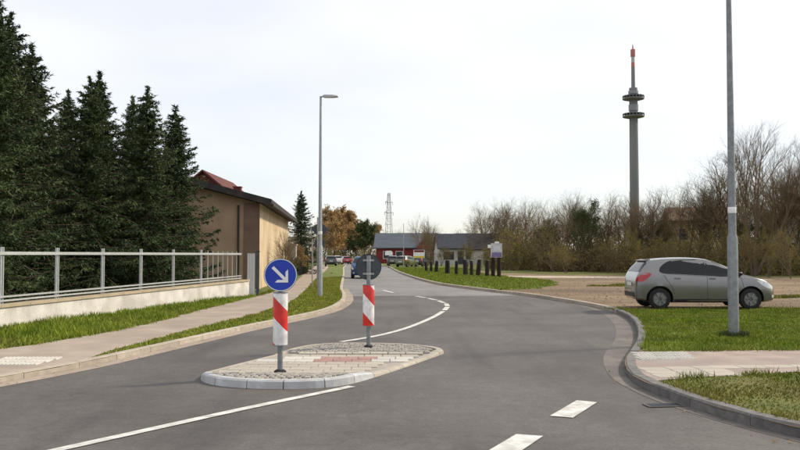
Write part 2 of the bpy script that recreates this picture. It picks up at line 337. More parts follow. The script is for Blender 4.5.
# grass sheets on the right
GA = [(6.1, 24.0)]+[p for p in offset(RKs, .16) if 13.45 < p[1] < 23.6]+[(4.05, 13.25), (6.7, 13.5), (12, 13.9), (30, 15.4)]+ragged([(30, 26.5), (20, 25.6), (12.5, 24.3), (9, 23.6), (6.6, 23.55)], .18, 8, .4)
GB = [p for p in offset(RKs, .16) if p[1] < 10.25 and p[0] < 20]+[(18, 4.9), (26, 12.8), (20, 12.7)]+ragged([(12, 12.0), (8, 11.55), (5.4, 10.98), (3.75, 10.45)], .05, 9, .3)
GC = [p for p in offset(RKs, .18) if 36 < p[1] < 150]+ragged([(4.3, 36.6), (6.2, 37.6), (7.4, 40.1), (9.0, 45.8), (9.3, 53.5), (7.9, 58.3), (7.4, 66), (7.2, 75), (8, 90), (5, 120), (3, 140), (-3, 149)], .25, 10, .8)
GD = ragged([(9, 70), (14, 64), (22, 60), (28, 55), (32, 46), (40, 40), (90, 36)], .5, 11, 1.2)+[(180, 36), (180, 320), (-20, 320), (3, 160), (6, 110), (8, 85)]
for nm, P_, m_ in (('grass_verge', GA, M_TURF), ('grass_verge', GB, M_TURFD), ('grass_verge', GC, M_TURF), ('meadow', GD, M_TURFD)):
    g = MB(); g.sheet(P_, ZR+.004); struct(nm, g, m_)
g = MB(); g.sheet(ragged([(7.5, 62), (13, 60.5), (20, 57), (24, 54.5)], .3, 12)+ragged([(24, 51), (17, 54), (12, 55.6), (8.6, 56.5)], .3, 13), ZR+.008); struct('sand_path', g, M_SAND)
# pavement on the right, its tactile slabs
SW = [(3.30, 11.7), (3.50, 12.3), (3.75, 12.9), (4.0, 13.3), (6.7, 13.5), (12, 13.9), (30, 15.4), (30, 13.2), (20, 12.6), (12, 12.0), (8, 11.55), (5.4, 10.98), (3.75, 10.45), (3.24, 10.2), (3.26, 11.0)]
g = MB(); g.sheet(SW, ZR+.008); pavR = struct('pavement_right', g, M_PAVR)

def slab_me(name, w, l, h, m, knobs=0):
    q = MB(); b = .006
    q.add([(-w/2, -l/2, 0), (w/2, -l/2, 0), (w/2, l/2, 0), (-w/2, l/2, 0), (-w/2+b, -l/2+b, h), (w/2-b, -l/2+b, h), (w/2-b, l/2-b, h), (-w/2+b, l/2-b, h)],
          [(3, 2, 1, 0), (4, 5, 6, 7), (0, 1, 5, 4), (1, 2, 6, 5), (2, 3, 7, 6), (3, 0, 4, 7)])
    if knobs:
        for i in range(knobs): q.box((-w/2+(i+.5)*w/knobs, 0, h+.003), (w/knobs*.45, l*.9, .008))
    me = bpy.data.meshes.new(name); me.from_pydata(q.v, [], q.f); me.materials.append(m); return me
TS = slab_me('tactile_slab', .292, .292, .012, M_TACT, 5)
PS = slab_me('paving_slab', .395, .295, .010, M_PALE)
for j in range(3):
    for i in range(3):
        o = link('tactile_slab', TS, pavR); o.location = (3.78+i*.3+j*.06, 12.35+j*.3+i*.03, ZR+.007); o.rotation_euler.z = .1
for i in range(40):
    o = link('paving_slab', PS, pavR); o.location = (4.62+i*.4, 11.42+i*.4*.078, ZR+.004); o.rotation_euler.z = .078
for i in range(3):
    for j in range(3):
        o = link('paving_slab', PS, pavR); o.location = (3.55+i*.4, 10.62+j*.3+i*.08, ZR+.003); o.rotation_euler.z = .13
for j in range(3):
    for i in range(3):
        o = link('tactile_slab', TS, pavL); o.location = (-6.1+i*.3+j*.02, 11.95+j*.3, ZL+.001); o.rotation_euler.z = .1

# ------------------------------------------------------------------ kerbs: each stone a piece
def kerb(name, line, L, w, z0, z1, side, m, ymax=60, topz=None):
    root = empty(name); root['kind'] = 'structure'; pts = smooth_line(line, L)
    far_ = MB()
    for a, b in zip(pts, pts[1:]):
        A = Vector(a); B = Vector(b); t = (B-A).normalized(); n = Vector((-t.y, t.x))*side
        gp = .005; A = A+t*gp; B = B-t*gp
        zt = z1 if topz is None else topz((A+B)/2)
        bv = min(.02, (zt-z0)*.4)
        V = [(*A, z0), (*B, z0), (*(B+n*w), z0), (*(A+n*w), z0), (*A, zt-bv), (*B, zt-bv), (*(A+n*bv), zt), (*(B+n*bv), zt), (*(B+n*w), zt), (*(A+n*w), zt)]
        F = [(0, 1, 5, 4), (4, 5, 7, 6), (6, 7, 8, 9), (2, 3, 9, 8), (0, 4, 6, 9, 3), (1, 2, 8, 7, 5)]
        if A.y < ymax: q = MB(); q.add(V, F); q.build('kerb_stone', M_CONC if A.y > 23.5 else m, root)
        else: far_.add(V, F)
    if far_.v: o = far_.build('far_kerb_stones', M_CONC, root); o['kind'] = 'stuff'
    return root
def rz_(p):
    if 10.3 < p.y < 13.4: return ZR+.012
    if p.y > 24: return ZR+.016
    return ZR+.022
kerb('kerb_right', RK[1:], .8, .15, -.05, .12, 1, M_KERBD, ymax=50, topz=rz_)
kerb('kerb_left', LK[1:-1], .9, .15, -.05, ZL+.012, -1, M_CONC, ymax=45)
# gutters
GO = [(5.6, 31), (5.85, 28.5), (6.0, 25.8), (5.78, 22.8), (5.22, 19.6), (4.48, 16.7), (3.82, 14.7), (3.42, 13.5), (3.10, 12.2), (2.92, 11), (2.92, 10), (3.02, 9.2), (3.22, 8.4), (3.5, 7.6), (4.2, 6.3), (5.5, 5.3), (7.6, 4.75), (11, 4.4)]
rk_g = [p for p in offset(RKs, .0) if p[1] < 31.5 and p[0] < 11]
g = MB(); g.sheet(smooth_line(GO, .3)+list(reversed(rk_g)), .004); struct('gutter_right', g, M_GUT)
lk_g = [p for p in LKs if p[1] < 40]
g = MB(); g.sheet(lk_g+list(reversed(offset(lk_g, .28))), .004); struct('gutter_left', g, M_PAVL)

# drain grate by the right kerb
dr = empty('drain_grate', (2.98, 9.1, .006), .12, 'dark slotted drain grate in the gutter by the right kerb', 'drain')
q = MB(); q.box((0, 0, .001), (.46, .30, .004)); q.build('pit', M_BLACK, dr)
q = MB()
for sx_, sy_, w_, l_ in ((0, .16, .5, .03), (0, -.16, .5, .03), (.24, 0, .03, .29), (-.24, 0, .03, .29)): q.box((sx_, sy_, .003), (w_, l_, .008))
q.build('grate_frame', M_GUT, dr)
bar = MB(); bar.box((0, 0, .004), (.44, .022, .006)); b0 = bar.build('grate_bar', M_SIGNB, dr); b0.location.y = -.11
for i in range(1, 5): b1 = b0.copy(); col.objects.link(b1); b1.location.y = -.11+i*.055

dr.scale = (.85, .6, 1)
# ------------------------------------------------------------------ painted markings
def stripe(line, w, z=.008):
    L = smooth_line(line, .4); a = offset(L, w/2); b = offset(L, -w/2); q = MB()
    q.add([(x, y, z) for x, y in a]+[(x, y, z) for x, y in b], [(i, i+1, len(a)+i+1, len(a)+i) for i in range(len(a)-1)])
    return struct('road_marking', q, M_PAINT)
stripe([(-4.6, 4.6), (-3.8, 5.8), (-2.97, 7.05), (-2.43, 7.85), (-1.67, 8.97), (-.62, 10.4)], .125)
stripe([(-1.15, 15.7), (-.42, 17.0), (.24, 18.98), (.90, 21.9), (1.30, 24.2)], .14)
for a in ([(1.36, 24.6), (1.55, 26.2)], [(1.58, 26.6), (1.60, 28.0)], [(1.56, 28.4), (1.42, 29.8)], [(1.36, 30.2), (1.1, 31.4)], [(1.02, 31.8), (.65, 33.0)], [(-.3, 36), (-.8, 38.5)]): stripe(a, .16)
for P_ in ([(1.58, 8.50), (1.80, 8.40), (2.27, 9.28), (2.06, 9.40)], [(.62, 6.72), (.88, 6.66), (1.34, 7.56), (1.10, 7.64)], [(-.3, 5.0), (-.05, 4.9), (.42, 5.8), (.2, 5.9)]):
    q = MB(); q.sheet(P_, .008); struct('road_marking', q, M_PAINT)

# ------------------------------------------------------------------ traffic island
ISL = [(-2.80, 11.45), (-2.70, 10.92), (-2.40, 10.50), (-1.90, 10.26), (-1.30, 10.22), (-.75, 10.48), (-.32, 11.25), (.22, 12.5), (.66, 13.6), (.76, 14.0), (.56, 14.45), (.05, 14.85), (-.65, 15.0), (-1.30, 14.95), (-1.75, 14.5), (-2.10, 13.5), (-2.45, 12.5)]
isl = empty('traffic_island', (0, 0, 0), 0, 'pale kerbed traffic island with cobbled ends and red crossing strip', 'traffic island')
def ih(y):     # raised noses, lowered crossing
    def s(t): t = max(0, min(1, t)); return t*t*(3-2*t)
    return .04+max(.07*(1-s((y-10.7)/.8)), .03*s((y-13.35)/.4))
loop = smooth_line(ISL+[ISL[0]], .12)[:-1]
bed = MB(); inn = offset(loop+[loop[0]], .13)[:-1]
bed.prism([p for p in inn], -.02, .030); bed.build('island_bed', M_MORT, isl)
k = 0; step = 4
while k < len(loop):
    idx = [(k+j) % len(loop) for j in range(min(step, len(loop)-k)+1)]
    k += step; q = MB(); out_ = [Vector(loop[i]) for i in idx]; in_ = [Vector(inn[i]) for i in idx]
    t0 = (out_[1]-out_[0]).normalized()*.006; t1 = (out_[-1]-out_[-2]).normalized()*.006
    out_[0] = out_[0]+t0; in_[0] = in_[0]+t0; out_[-1] = out_[-1]-t1; in_[-1] = in_[-1]-t1
    n = len(out_); V = []
    for o_, i_ in zip(out_, in_):
        h_ = ih(o_.y); d_ = (i_-o_).normalized()
        V += [(*o_, -.02), (*(o_+d_*.015), h_-.02), (*(o_+d_*.04), h_), (*i_, h_), (*i_, -.02)]
    F = [(a*5+b, (a+1)*5+b, (a+1)*5+(b+1) % 5, a*5+(b+1) % 5) for a in range(n-1) for b in range(5)]+[tuple(range(5)), tuple(range((n-1)*5, n*5))]
    q.add(V, F); cy_ = sum(p.y for p in out_)/n
    q.build('kerb_stone', M_WHITEK if cy_ < 11.35 else M_PALE, isl)
rg = random.Random(5)
def cobbles(y0, y1):
    q = MB(); poly = offset(loop+[loop[0]], .15)[:-1]; y = y0; row = 0
    while y < y1:
        x = -3+(row % 2)*.055
        while x < 1:
            if inside(poly, np.array([x]), np.array([y]))[0] and inside(poly, np.array([x+.05]), np.array([y]))[0]:
                s_ = rg.uniform(.040, .047); z0 = .02; zt = ih(y)+rg.uniform(-.006, .010); jx, jy, rr = rg.uniform(-.006, .006), rg.uniform(-.006, .006), rg.uniform(-.12, .12)
                V = []
                for hh, ss in ((z0, s_), (zt-.012, s_), (zt, s_*.65)):
                    for u, v in ((-1, -1), (1, -1), (1, 1), (-1, 1)): V.append((x+jx+ss*(u*math.cos(rr)-v*math.sin(rr)), y+jy+ss*(u*math.sin(rr)+v*math.cos(rr)), hh))
                q.add(V, [(0, 1, 5, 4), (1, 2, 6, 5), (2, 3, 7, 6), (3, 0, 4, 7), (4, 5, 9, 8), (5, 6, 10, 9), (6, 7, 11, 10), (7, 4, 8, 11), (8, 9, 10, 11)])
            x += .108
        y += .108; row += 1
    o = q.build('cobbles', M_COB, isl, fix=False); o['kind'] = 'stuff'; return o
cobbles(10.2, 11.3); cobbles(13.65, 15.4)
RS = slab_me('red_slab', .29, .29, .02, M_RED); WS = slab_me('white_slab', .29, .29, .022, M_TACT); CS = slab_me('grey_slab', .29, .29, .018, M_PALE)
polyI = offset(loop+[loop[0]], .26)[:-1]
for j in range(8):
    for i in range(-11, 6):
        x = -.35+i*.3+j*.085; y = 11.46+j*.3
        if not (inside(polyI, np.array([x]), np.array([y]))[0] and y < 13.6): continue
        if j in (4, 5): me, nm = (RS, 'red_slab') if -1.34 < x < -.5 else (WS, 'white_slab')
        else: me, nm = CS, 'grey_slab'
        o = link(nm, me, isl); o.location = (x, y, (ih(y)-.016)+rg.uniform(-.0015, .0015)); o.rotation_euler.z = rg.uniform(-.01, .01)

# island signs
def disc_pts(r, n=40): return [(r*math.cos(2*math.pi*i/n), r*math.sin(2*math.pi*i/n)) for i in range(n)]
def island_sign(loc, front, dz, label, stripe_m, rz):
    root = empty('keep_right_sign', loc, rz, label, 'traffic sign')
    q = MB(); q.tube([(0, 0, -.05), (0, 0, 1.30 if front else 1.62)], .038, 14); q.build('pole', M_GALVD, root, True)
    q = MB(); q.lathe([(.085, -.03), (.085, .012), (.06, .03), (.04, .035)], 20); q.build('base_collar', M_BLACK, root, True)
    q = MB(); q.lathe([(.05, .365), (.098, .37), (.102, .385), (.102, 1.085), (.096, 1.1), (.05, 1.105)], 28); q.build('striped_sleeve', stripe_m, root, True)
    for zz_ in (.37, 1.10):
        q = MB(); q.lathe([(.10, zz_-.006), (.1045, zz_-.005), (.1045, zz_+.007), (.10, zz_+.008)], 28); q.build('sleeve_band', M_GALVD, root, True)
    s = -1 if front else 1           # which way the printed face looks
    r = .232; c = 1.335+dz; yo = .058*s
    q = MB(); prof = [(0, -.004), (r-.012, -.004), (r-.006, -.010), (r, -.010), (r, .010), (r-.004, .010), (r-.012, .0), (0, .0)]
    q.lathe([(a, h*s*-1) for a, h in prof], 48, (0, yo, c), 'y'); plate = q.build('sign_plate', M_SIGNB, root, True)
    q = MB(); n = 48; yy = yo+s*.006
    q.add([(a, yy, c+b) for a, b in disc_pts(r-.016, n)], [tuple(range(n))]); q.build('blue_face', M_BLUE, plate)
    q = MB(); o1 = disc_pts(r-.004, n); o2 = disc_pts(r-.018, n)
    q.add([(a, yy+s*.003, c+b) for a, b in o1]+[(a, yy+s*.003, c+b) for a, b in o2], [(i, (i+1) % n, n+(i+1) % n, n+i) for i in range(n)]); q.build('white_rim', M_SIGNW, plate)
    # arrow pointing down to the right: shaft and head in 2D, along the diagonal
    def rot(p):
        a = R(-45) if front else R(-135); return (p[0]*math.cos(a)-p[1]*math.sin(a), p[0]*math.sin(a)+p[1]*math.cos(a))
    A2 = [(-.155, -.021), (.075, -.021), (.018, -.078), (.018, -.128), (.148, 0), (.018, .128), (.018, .078), (.075, .021), (-.155, .021)]
    q = MB(); P3 = [rot(p) for p in A2]; q.add([(a, yy+s*.003, c+b) for a, b in P3], [tuple(range(9))]); q.build('white_arrow', M_SIGNW, plate)
    for zc in (-.12, .12):
        q = MB(); q.box((0, yo-s*.020, c+zc), (.20, .016, .035)); q.lathe([(.046, c+zc-.018), (.046, c+zc+.018)], 14); q.build('clamp', M_GALV, root)
    return root
island_sign((-1.67, 11.21, .075), True, .012, 'blue round keep-right sign with white arrow on striped post', stripes('red_white_wrap_near', .64, 1.05, -.02), R(8))
island_sign((-.56, 14.3, .07), False, .08, 'dark back of a round sign on red and white striped post', stripes('red_white_wrap_far', .62, 1.15, .40), R(4))

# ------------------------------------------------------------------ street lamps and signs on poles
def street_lamp(loc, label, H, arm_rz, pm_, base_h=1.95):
    root = empty('street_lamp', loc, arm_rz, label, 'street lamp', 'tall street lamps beside the road')
    q = MB(); q.lathe([(.098, -.1), (.098, base_h-.02), (.078, base_h+.04), (.076, base_h+.06), (.042, H)], 20); q.build('pole', pm_, root, True)
    q = MB(); q.lathe([(.0765, 2.42), (.0785, 2.43), (.0785, 2.53), (.0755, 2.54)], 20); q.build('band', M_SIGNW, root, True)
    q = MB(); q.box((0, -.0975, .95), (.085, .012, .42)); q.build('service_door', M_GALV, root)
    q = MB(); q.lathe([(.16, -.02), (.16, .012), (.11, .03), (.1, .05)], 16); q.build('base_collar', M_BLACK, root, True)
    q = MB(); q.tube([(0, 0, H-.12), (.02, 0, H-.02), (.14, 0, H)], [.042, .036, .03], 10); q.build('arm', M_GALV, root, True)
    q = MB(); V = []
    for x_, w_, z0, z1 in ((.08, .05, -.03, .035), (.16, .11, -.045, .05), (.45, .14, -.045, .04), (.66, .12, -.03, .02), (.68, .10, -.02, .01)):
        V += [(x_, -w_, H+z0), (x_, w_, H+z0), (x_, w_*.8, H+z1), (x_, -w_*.8, H+z1)]
    q.add(V, [(a*4+b, a*4+(b+1) % 4, a*4+4+(b+1) % 4, a*4+4+b) for a in range(4) for b in range(4)]+[(3, 2, 1, 0), (16, 17, 18, 19)])
    hd = q.build('lamp_head', M_GALV, root)
    q = MB(); q.box((.36, 0, H-.049), (.34, .2, .008)); q.build('lens', M_SIGNW, hd)
    return root
street_lamp((-3.09, 30.96, ZL), 'tall grey street lamp on the left grass verge, arm to the right', 7.8, 0, M_GALV)
street_lamp((6.52, 15.69, ZR), 'thick grey lamp pole on the right lawn in front of the hatchback', 7.9, R(200), M_GALVD)

r_ = empty('priority_sign', (-4.12, 40.0, ZL), R(6), 'diamond road sign on a thin post seen from behind, beyond the left lamp', 'traffic sign')
q = MB(); q.tube([(0, 0, -.1), (0, 0, 3.5)], .038, 10); q.build('post', M_GALV, r_, True)
q = MB(); q.tube([(-.26, .1, -.1), (-.26, .1, 2.4)], .03, 10); q.build('side_post', M_GALV, r_, True)
s_ = .44; q = MB(); q.add([(.12, .06, 2.9-s_), (.12+s_, .06, 2.9), (.12, .06, 2.9+s_), (.12-s_, .06, 2.9), (.12, .085, 2.9-s_), (.12+s_, .085, 2.9), (.12, .085, 2.9+s_), (.12-s_, .085, 2.9)], [(0, 1, 2, 3), (7, 6, 5, 4)]+[(i, (i+1) % 4, 4+(i+1) % 4, 4+i) for i in range(4)]); q.build('diamond_plate', M_SIGNB, r_)
q = MB(); q.box((.1, .07, 2.2), (.5, .02, .38)); q.build('lower_plate', M_SIGNB, r_)

# ------------------------------------------------------------------ wall and railing on the left
W0, W1 = Vector((-8.85, 17.75)), Vector((-5.95, 31.6)); wd = (W1-W0).normalized(); wn_ = Vector((wd.y, -wd.x)); wl = (W1-W0).length
def wp(t, off=0): p = W0+wd*t+wn_*off; return (p.x, p.y)
def wtop(t): return .53+.010*t
gw = empty('garden_wall', (*wp(0), 0), 0, 'low pale rendered garden wall with sandy coping under the railing', 'wall')
def world_child(o, root): o.parent = root; o.matrix_parent_inverse = Matrix.Translation(-root.location); return o
t = -12.0; i = 0
while t < wl:
    e = min(t+2.0, wl); q = MB()
    q.prism([wp(t+.003, 0), wp(e-.003, 0), wp(e-.003, -.30), wp(t+.003, -.30)], -.1, lambda x, y: wtop((Vector((x, y))-W0).dot(wd)))
    world_child(q.build('wall_panel', M_WALL), gw)
    for k in range(2):
        a, b = t+k, t+k+1.0
        if a >= e-.05: break
        b = min(b, e); q = MB(); zf = lambda x, y: wtop((Vector((x, y))-W0).dot(wd))
        q.prism([wp(a+.004, .035), wp(b-.004, .035), wp(b-.004, -.335), wp(a+.004, -.335)], lambda x, y: zf(x, y)+.001, lambda x, y: zf(x, y)+.062)
        world_child(q.build('coping_stone', M_COPE), gw)
    t = e
rf = empty('railing', (*wp(0), 0), 0, 'grey steel railing with thin posts on top of the garden wall', 'fence')
zf = lambda t: wtop(t)+.06
FT = 1.74
tt = [-11.9+2.0*k for k in range(40) if -11.9+2*k < wl-.1]; tt = [t for t in tt]
ofs = .1
shift = 0.12
posts = [t+shift for t in tt if t+shift < wl-2.6]
for t in posts:
    for s_ in (-.035, .035):
        q = MB(); x, y = wp(t+s_, -.15); q.box((x, y, (zf(t)+FT+.14)/2), (.028, .05, FT+.14-zf(t)), math.atan2(wd.y, wd.x)); world_child(q.build('post', M_FENCE), rf)
for a, b in zip(posts, posts[1:]+[wl-.55]):
    for off, z_ in ((-.118, lambda t: FT), (-.118, lambda t: zf(t)+.17), (-.118, lambda t: zf(t)+.08)):
        q = MB(); hh = .036 if z_(0) == FT else .02
        V = []
        for t in (a, b):
            for o_, dz in ((off, -hh), (off+.03, -hh), (off+.03, hh), (off, hh)): V.append((*wp(t, o_), z_(t)+dz))
        q.add(V, [(0, 1, 2, 3), (7, 6, 5, 4)]+[(i, (i+1) % 4, 4+(i+1) % 4, 4+i) for i in range(4)]); world_child(q.build('rail', M_FENCE), rf)
t = posts[-1]+.5
while t < wl-.6:
    q = MB(); x, y = wp(t, -.14); q.box((x, y, (zf(t)+FT+.1)/2), (.022, .03, FT+.1-zf(t)), math.atan2(wd.y, wd.x)); world_child(q.build('bar', M_FENCE), rf); t += .42
gp = empty('gate_post', (*wp(wl+.25, -.02), ZL), R(8), 'pale metal gate post with panel at the far end of the railing', 'gate')
q = MB(); q.box((0, 0, .82), (.30, .12, 1.74)); q.build('panel', M_FENCE, gp)
q = MB()
for k in range(4): q.box((-.11+k*.073, -.066, .85), (.02, .014, 1.6))
q.build('rib', M_SIGNW, gp)
q = MB(); q.box((.26, .06, .84), (.12, .16, 1.80)); q.box((.26, .06, 1.76), (.15, .2, .05)); q.build('pillar', M_SIGNB, gp)

# ------------------------------------------------------------------ hatchback, built once and copied
def interp(tab, x):
    for (a, u), (b, v) in zip(tab, tab[1:]):
        if x <= b: t = (x-a)/(b-a); t = max(0, t); return u+(v-u)*t
    return tab[-1][1]
def smoothtab(tab, n=6):
    P = smooth_line(tab, .02); return P
TOP = smoothtab([(-1.985, .60), (-1.97, .80), (-1.93, .97), (-1.84, 1.13), (-1.72, 1.30), (-1.60, 1.415), (-1.42, 1.455), (-1.1, 1.485), (-.7, 1.50), (-.3, 1.492), (.05, 1.455), (.3, 1.385), (.62, 1.235), (.95, 1.055), (1.05, 1.01), (1.25, .965), (1.55, .885), (1.78, .785), (1.91, .67), (1.975, .56)])
BELT = [(-2, .98), (-1.6, 1.06), (-1.2, 1.045), (-.3, .995), (.6, .955), (1.0, .94), (2.0, .8)]
WID = [(-1.985, .64), (-1.95, .72), (-1.85, .79), (-1.6, .835), (-1.2, .855), (-.5, .86), (.5, .86), (1.1, .855), (1.5, .825), (1.75, .74), (1.88, .64), (1.945, .55), (1.975, .46)]
BOT = [(-1.985, .36), (-1.93, .28), (-1.7, .24), (-1.0, .20), (1.0, .20), (1.7, .22), (1.9, .24), (1.975, .30)]
WIDs = smooth_line(WID, .02)
def ring(x):
    zt = interp(TOP, x); w = interp(WIDs, x); zb = interp(BOT, x); be = min(interp(BELT, x), zt-.05)
    tall = max(0, min(1, (zt-be)/.45)); wr = w*(.93-.20*tall)
    zm = zb+(be-zb)*.55
    return [(0, zb), (w*.80, zb), (w*.965, zb+.045), (w*.985, zb+(zm-zb)*.5), (w*1.0, zm), (w*.99, zm+(be-zm)*.45), (w*.965, be-.015), (w*.935, be+.015),
            (w*.935+(wr-w*.935)*.5, be+(zt-be)*.46), (wr+(.01), be+(zt-be)*.80), (wr*.94, be+(zt-be)*.925), (wr*.72, be+(zt-be)*.98), (wr*.38, zt-.004), (0, zt)]
def ysurf(x, z):
    r = ring(x)[1:]
    for (y0, z0), (y1, z1) in zip(r, r[1:]):
        if z <= z1: t = (z-z0)/max(1e-6, z1-z0); return y0+(y1-y0)*max(0, min(1, t))
    return 0
def car_body_mesh():
    xs = sorted(set([-1.985, -1.97, -1.95, -1.92, 1.93, 1.955, 1.975]+[-1.88+i*.065 for i in range(59)])); q = MB(); n = None
    for x in xs:
        r = ring(x); full = r+[(-y, z) for y, z in reversed(r[1:-1])]; n = len(full); q.v += [(x, y, z) for y, z in full]
    for a in range(len(xs)-1):
        for b in range(n): q.f.append((a*n+b, a*n+(b+1) % n, (a+1)*n+(b+1) % n, (a+1)*n+b)); q.mi.append(0)
    q.f += [tuple(range(n)), tuple(range((len(xs)-1)*n, len(xs)*n))]; q.mi += [0, 0]
    return q
AX = (-1.33, 1.20); WRAD = .305
def side_patch(outline, off, s, sub=.045):
    """patch of the body side following the panel: outline in x,z"""
    P = smooth_line(outline+[outline[0]], sub)[:-1]; bm = bmesh.new()
    vs_ = [bm.verts.new((x, 0, z)) for x, z in P]; f = bm.faces.new(vs_)
    bmesh.ops.triangulate(bm, faces=bm.faces[:])
    bmesh.ops.subdivide_edges(bm, edges=[e for e in bm.edges if e.calc_length() > sub*2], cuts=2, use_grid_fill=True)
    bmesh.ops.triangulate(bm, faces=bm.faces[:])
    for v in bm.verts: v.co.y = s*(ysurf(v.co.x, v.co.z)+off)
    q = MB(); bm.verts.index_update(); q.v = [tuple(v.co) for v in bm.verts]; q.f = [tuple(v.index for v in f.verts) for f in bm.faces]; q.mi = [0]*len(q.f); bm.free()
    return q
M_GLASS = mat('car_glass', (.004, .006, .007), (.007, .009, .011), scale=1.5, rough=.04, spec=.32)
M_LAMPC = mat('headlight_glass', (.50, .52, .54), (.68, .70, .70), scale=12, rough=.12, spec=.8)
M_LAMPR = mat('tail_light_red', (.32, .012, .016), (.46, .02, .025), scale=9, rough=.15, spec=.7)
M_RIM = mat('wheel_rim', (.17, .17, .175), (.24, .24, .245), scale=6, rough=.4, metal=.6)
M_TRIM = mat('black_trim', (.014, .014, .015), (.022, .022, .023), scale=8, rough=.5)
M_PLATE = mat('number_plate', (.62, .62, .60), (.72, .72, .70), scale=30, rough=.4)
def paint(name, c, metal=.45): return mat(name, c, tuple(v*1.08 for v in c), scale=2, rough=.28, metal=metal, spec=.5, coat=1.0)
def outlined(line, w):
    return line
def make_car(label, pm, group=None):
    root = empty('parked_car', (0, 0, 0), 0, label, 'car', group)
    body = car_body_mesh().build('body', [pm, M_TRIM], root, True)
    cut = MB()
    for ax in AX:
        for s in (-1, 1): cut.lathe([(.372, -.17), (.372, .17)], 40, (ax, s*.80, .31), 'y')
    co = cut.build('cutter', M_TRIM)
    md = body.modifiers.new('arches', 'BOOLEAN'); md.operation = 'DIFFERENCE'; md.object = co; md.solver = 'EXACT'
    dg = bpy.context.evaluated_depsgraph_get(); me = bpy.data.meshes.new_from_object(body.evaluated_get(dg))
    body.modifiers.clear(); body.data = me; bpy.data.objects.remove(co)
    me.materials.clear(); me.materials.append(pm); me.materials.append(M_TRIM)
    mi = []
    for p in me.polygons:
        c = p.center; arch = any(math.hypot(c.x-a, c.z-.31) < .375 and abs(abs(c.y)-.72) < .14 for a in AX) and c.z < .7
        mi.append(1 if arch or c.z < .235 else 0)
    me.polygons.foreach_set('material_index', mi); me.polygons.foreach_set('use_smooth', [True]*len(mi)); me.set_sharp_from_angle(angle=R(35))
    for s in (-1, 1):
        side_patch([(.93, .955), (.93, 1.05), (.62, 1.215), (.31, 1.36), (.0, 1.43), (-.45, 1.45), (-.87, 1.425), (-1.13, 1.34), (-1.315, 1.175), (-1.25, 1.045), (-.7, .99), (.0, .955), (.5, .945)], .0022, s).build('window_surround', M_TRIM, root, True)
        side_patch([(-.88, .245), (.78, .245), (.78, .30), (-.88, .30)], .003, s).build('sill_trim', M_TRIM, root, True)
        side_patch([(-1.28, .86), (-1.14, .86), (-1.14, .98), (-1.28, .98)], .0015, s).build('filler_flap', pm, root, True)
        fd = side_patch([(.02, .985), (.02, 1.405), (.30, 1.335), (.60, 1.195), (.90, 1.035), (.88, .975), (.5, .97)], .004, s).build('side_window', M_GLASS, root, True)
        rd = side_patch([(-.06, .99), (-.06, 1.415), (-.45, 1.425), (-.85, 1.40), (-1.10, 1.32), (-1.28, 1.17), (-1.22, 1.07), (-.7, 1.02)], .004, s).build('side_window', M_GLASS, root, True)
        for ln in ([(.0, .30), (-.005, .60), (-.01, .95)], [(.98, .34), (1.0, .62), (.93, .92)], [(-.93, .44), (-1.0, .66), (-1.12, .84), (-1.24, 1.04)], [(-.9, .285), (0, .275), (.9, .285)]):
            L = smooth_line(ln, .05); a = offset(L, .005); b = offset(L, -.005)
            q = MB(); V = [(x, s*(ysurf(x, z)+.0025), z) for x, z in a]+[(x, s*(ysurf(x, z)+.0025), z) for x, z in b]
            q.add(V, [(i, i+1, len(a)+i+1, len(a)+i) for i in range(len(a)-1)]); q.build('door_seam', M_TRIM, root)
        for hx in (-.84, .14):
            q = MB(); y = s*(ysurf(hx, .90)+.018); q.box((hx, y, .90), (.17, .03, .028)); q.build('door_handle', pm, root)
        side_patch([(-1.96, .80), (-1.93, .93), (-1.78, 1.03), (-1.60, 1.06), (-1.56, 1.0), (-1.66, .90), (-1.80, .80)], .006, s).build('tail_light', M_LAMPR, root, True)
        side_patch([(1.36, .835), (1.50, .845), (1.72, .77), (1.86, .66), (1.84, .60), (1.70, .62), (1.52, .70)], .006, s).build('headlight', M_LAMPC, root, True)
        side_patch([(1.84, .34), (1.92, .34), (1.92, .42), (1.83, .42)], .006, s).build('fog_light', M_LAMPC, root, True)
        q = MB(); ym = s*(ysurf(.86, 1.0)+.10); V = []
        for x_, k_ in ((.80, .8), (.84, 1.0), (.92, .85), (.96, .4)):
            for a in range(10): V.append((x_, ym+.085*k_*math.cos(a*math.pi/5), 1.03+.065*k_*math.sin(a*math.pi/5)))
        q.add(V, [(i*10+j, i*10+(j+1) % 10, i*10+10+(j+1) % 10, i*10+10+j) for i in range(3) for j in range(10)]+[tuple(range(10)), tuple(range(30, 40))])
        q.build('mirror', M_TRIM, root, 'all')
        for ax in AX:
            wroot = MB(); W_ = s*.745
            wroot.lathe([(.19, W_-.095), (.27, W_-.10), (.297, W_-.085), (WRAD, W_-.05), (WRAD, W_+.05), (.297, W_+.085), (.27, W_+.10), (.19, W_+.095)], 36, (ax, 0, WRAD), 'y', False)
            ty = wroot.build('wheel', M_BLACK, root, True)
            q = MB(); yo = W_+s*.075; q.lathe([(0, yo-s*.03), (.195, yo-s*.03), (.2, yo+s*.015), (.186, yo+s*.018), (.18, yo-s*.02)], 30, (ax, 0, WRAD), 'y')
            for k in range(7):
                a = 2*math.pi*k/7+.2; V = []
                for r1, w1, yy in ((.03, .032, yo+s*.012), (.185, .022, yo+s*.012), (.185, .022, yo-s*.025), (.03, .032, yo-s*.025)):
                    for sg in (-1, 1): V.append((ax+r1*math.cos(a)-sg*w1*math.sin(a), yy, WRAD+r1*math.sin(a)+sg*w1*math.cos(a)))
                q.add(V, [(0, 1, 3, 2), (2, 3, 5, 4), (0, 2, 4, 6), (1, 7, 5, 3)])
            q.build('rim', M_RIM, ty)
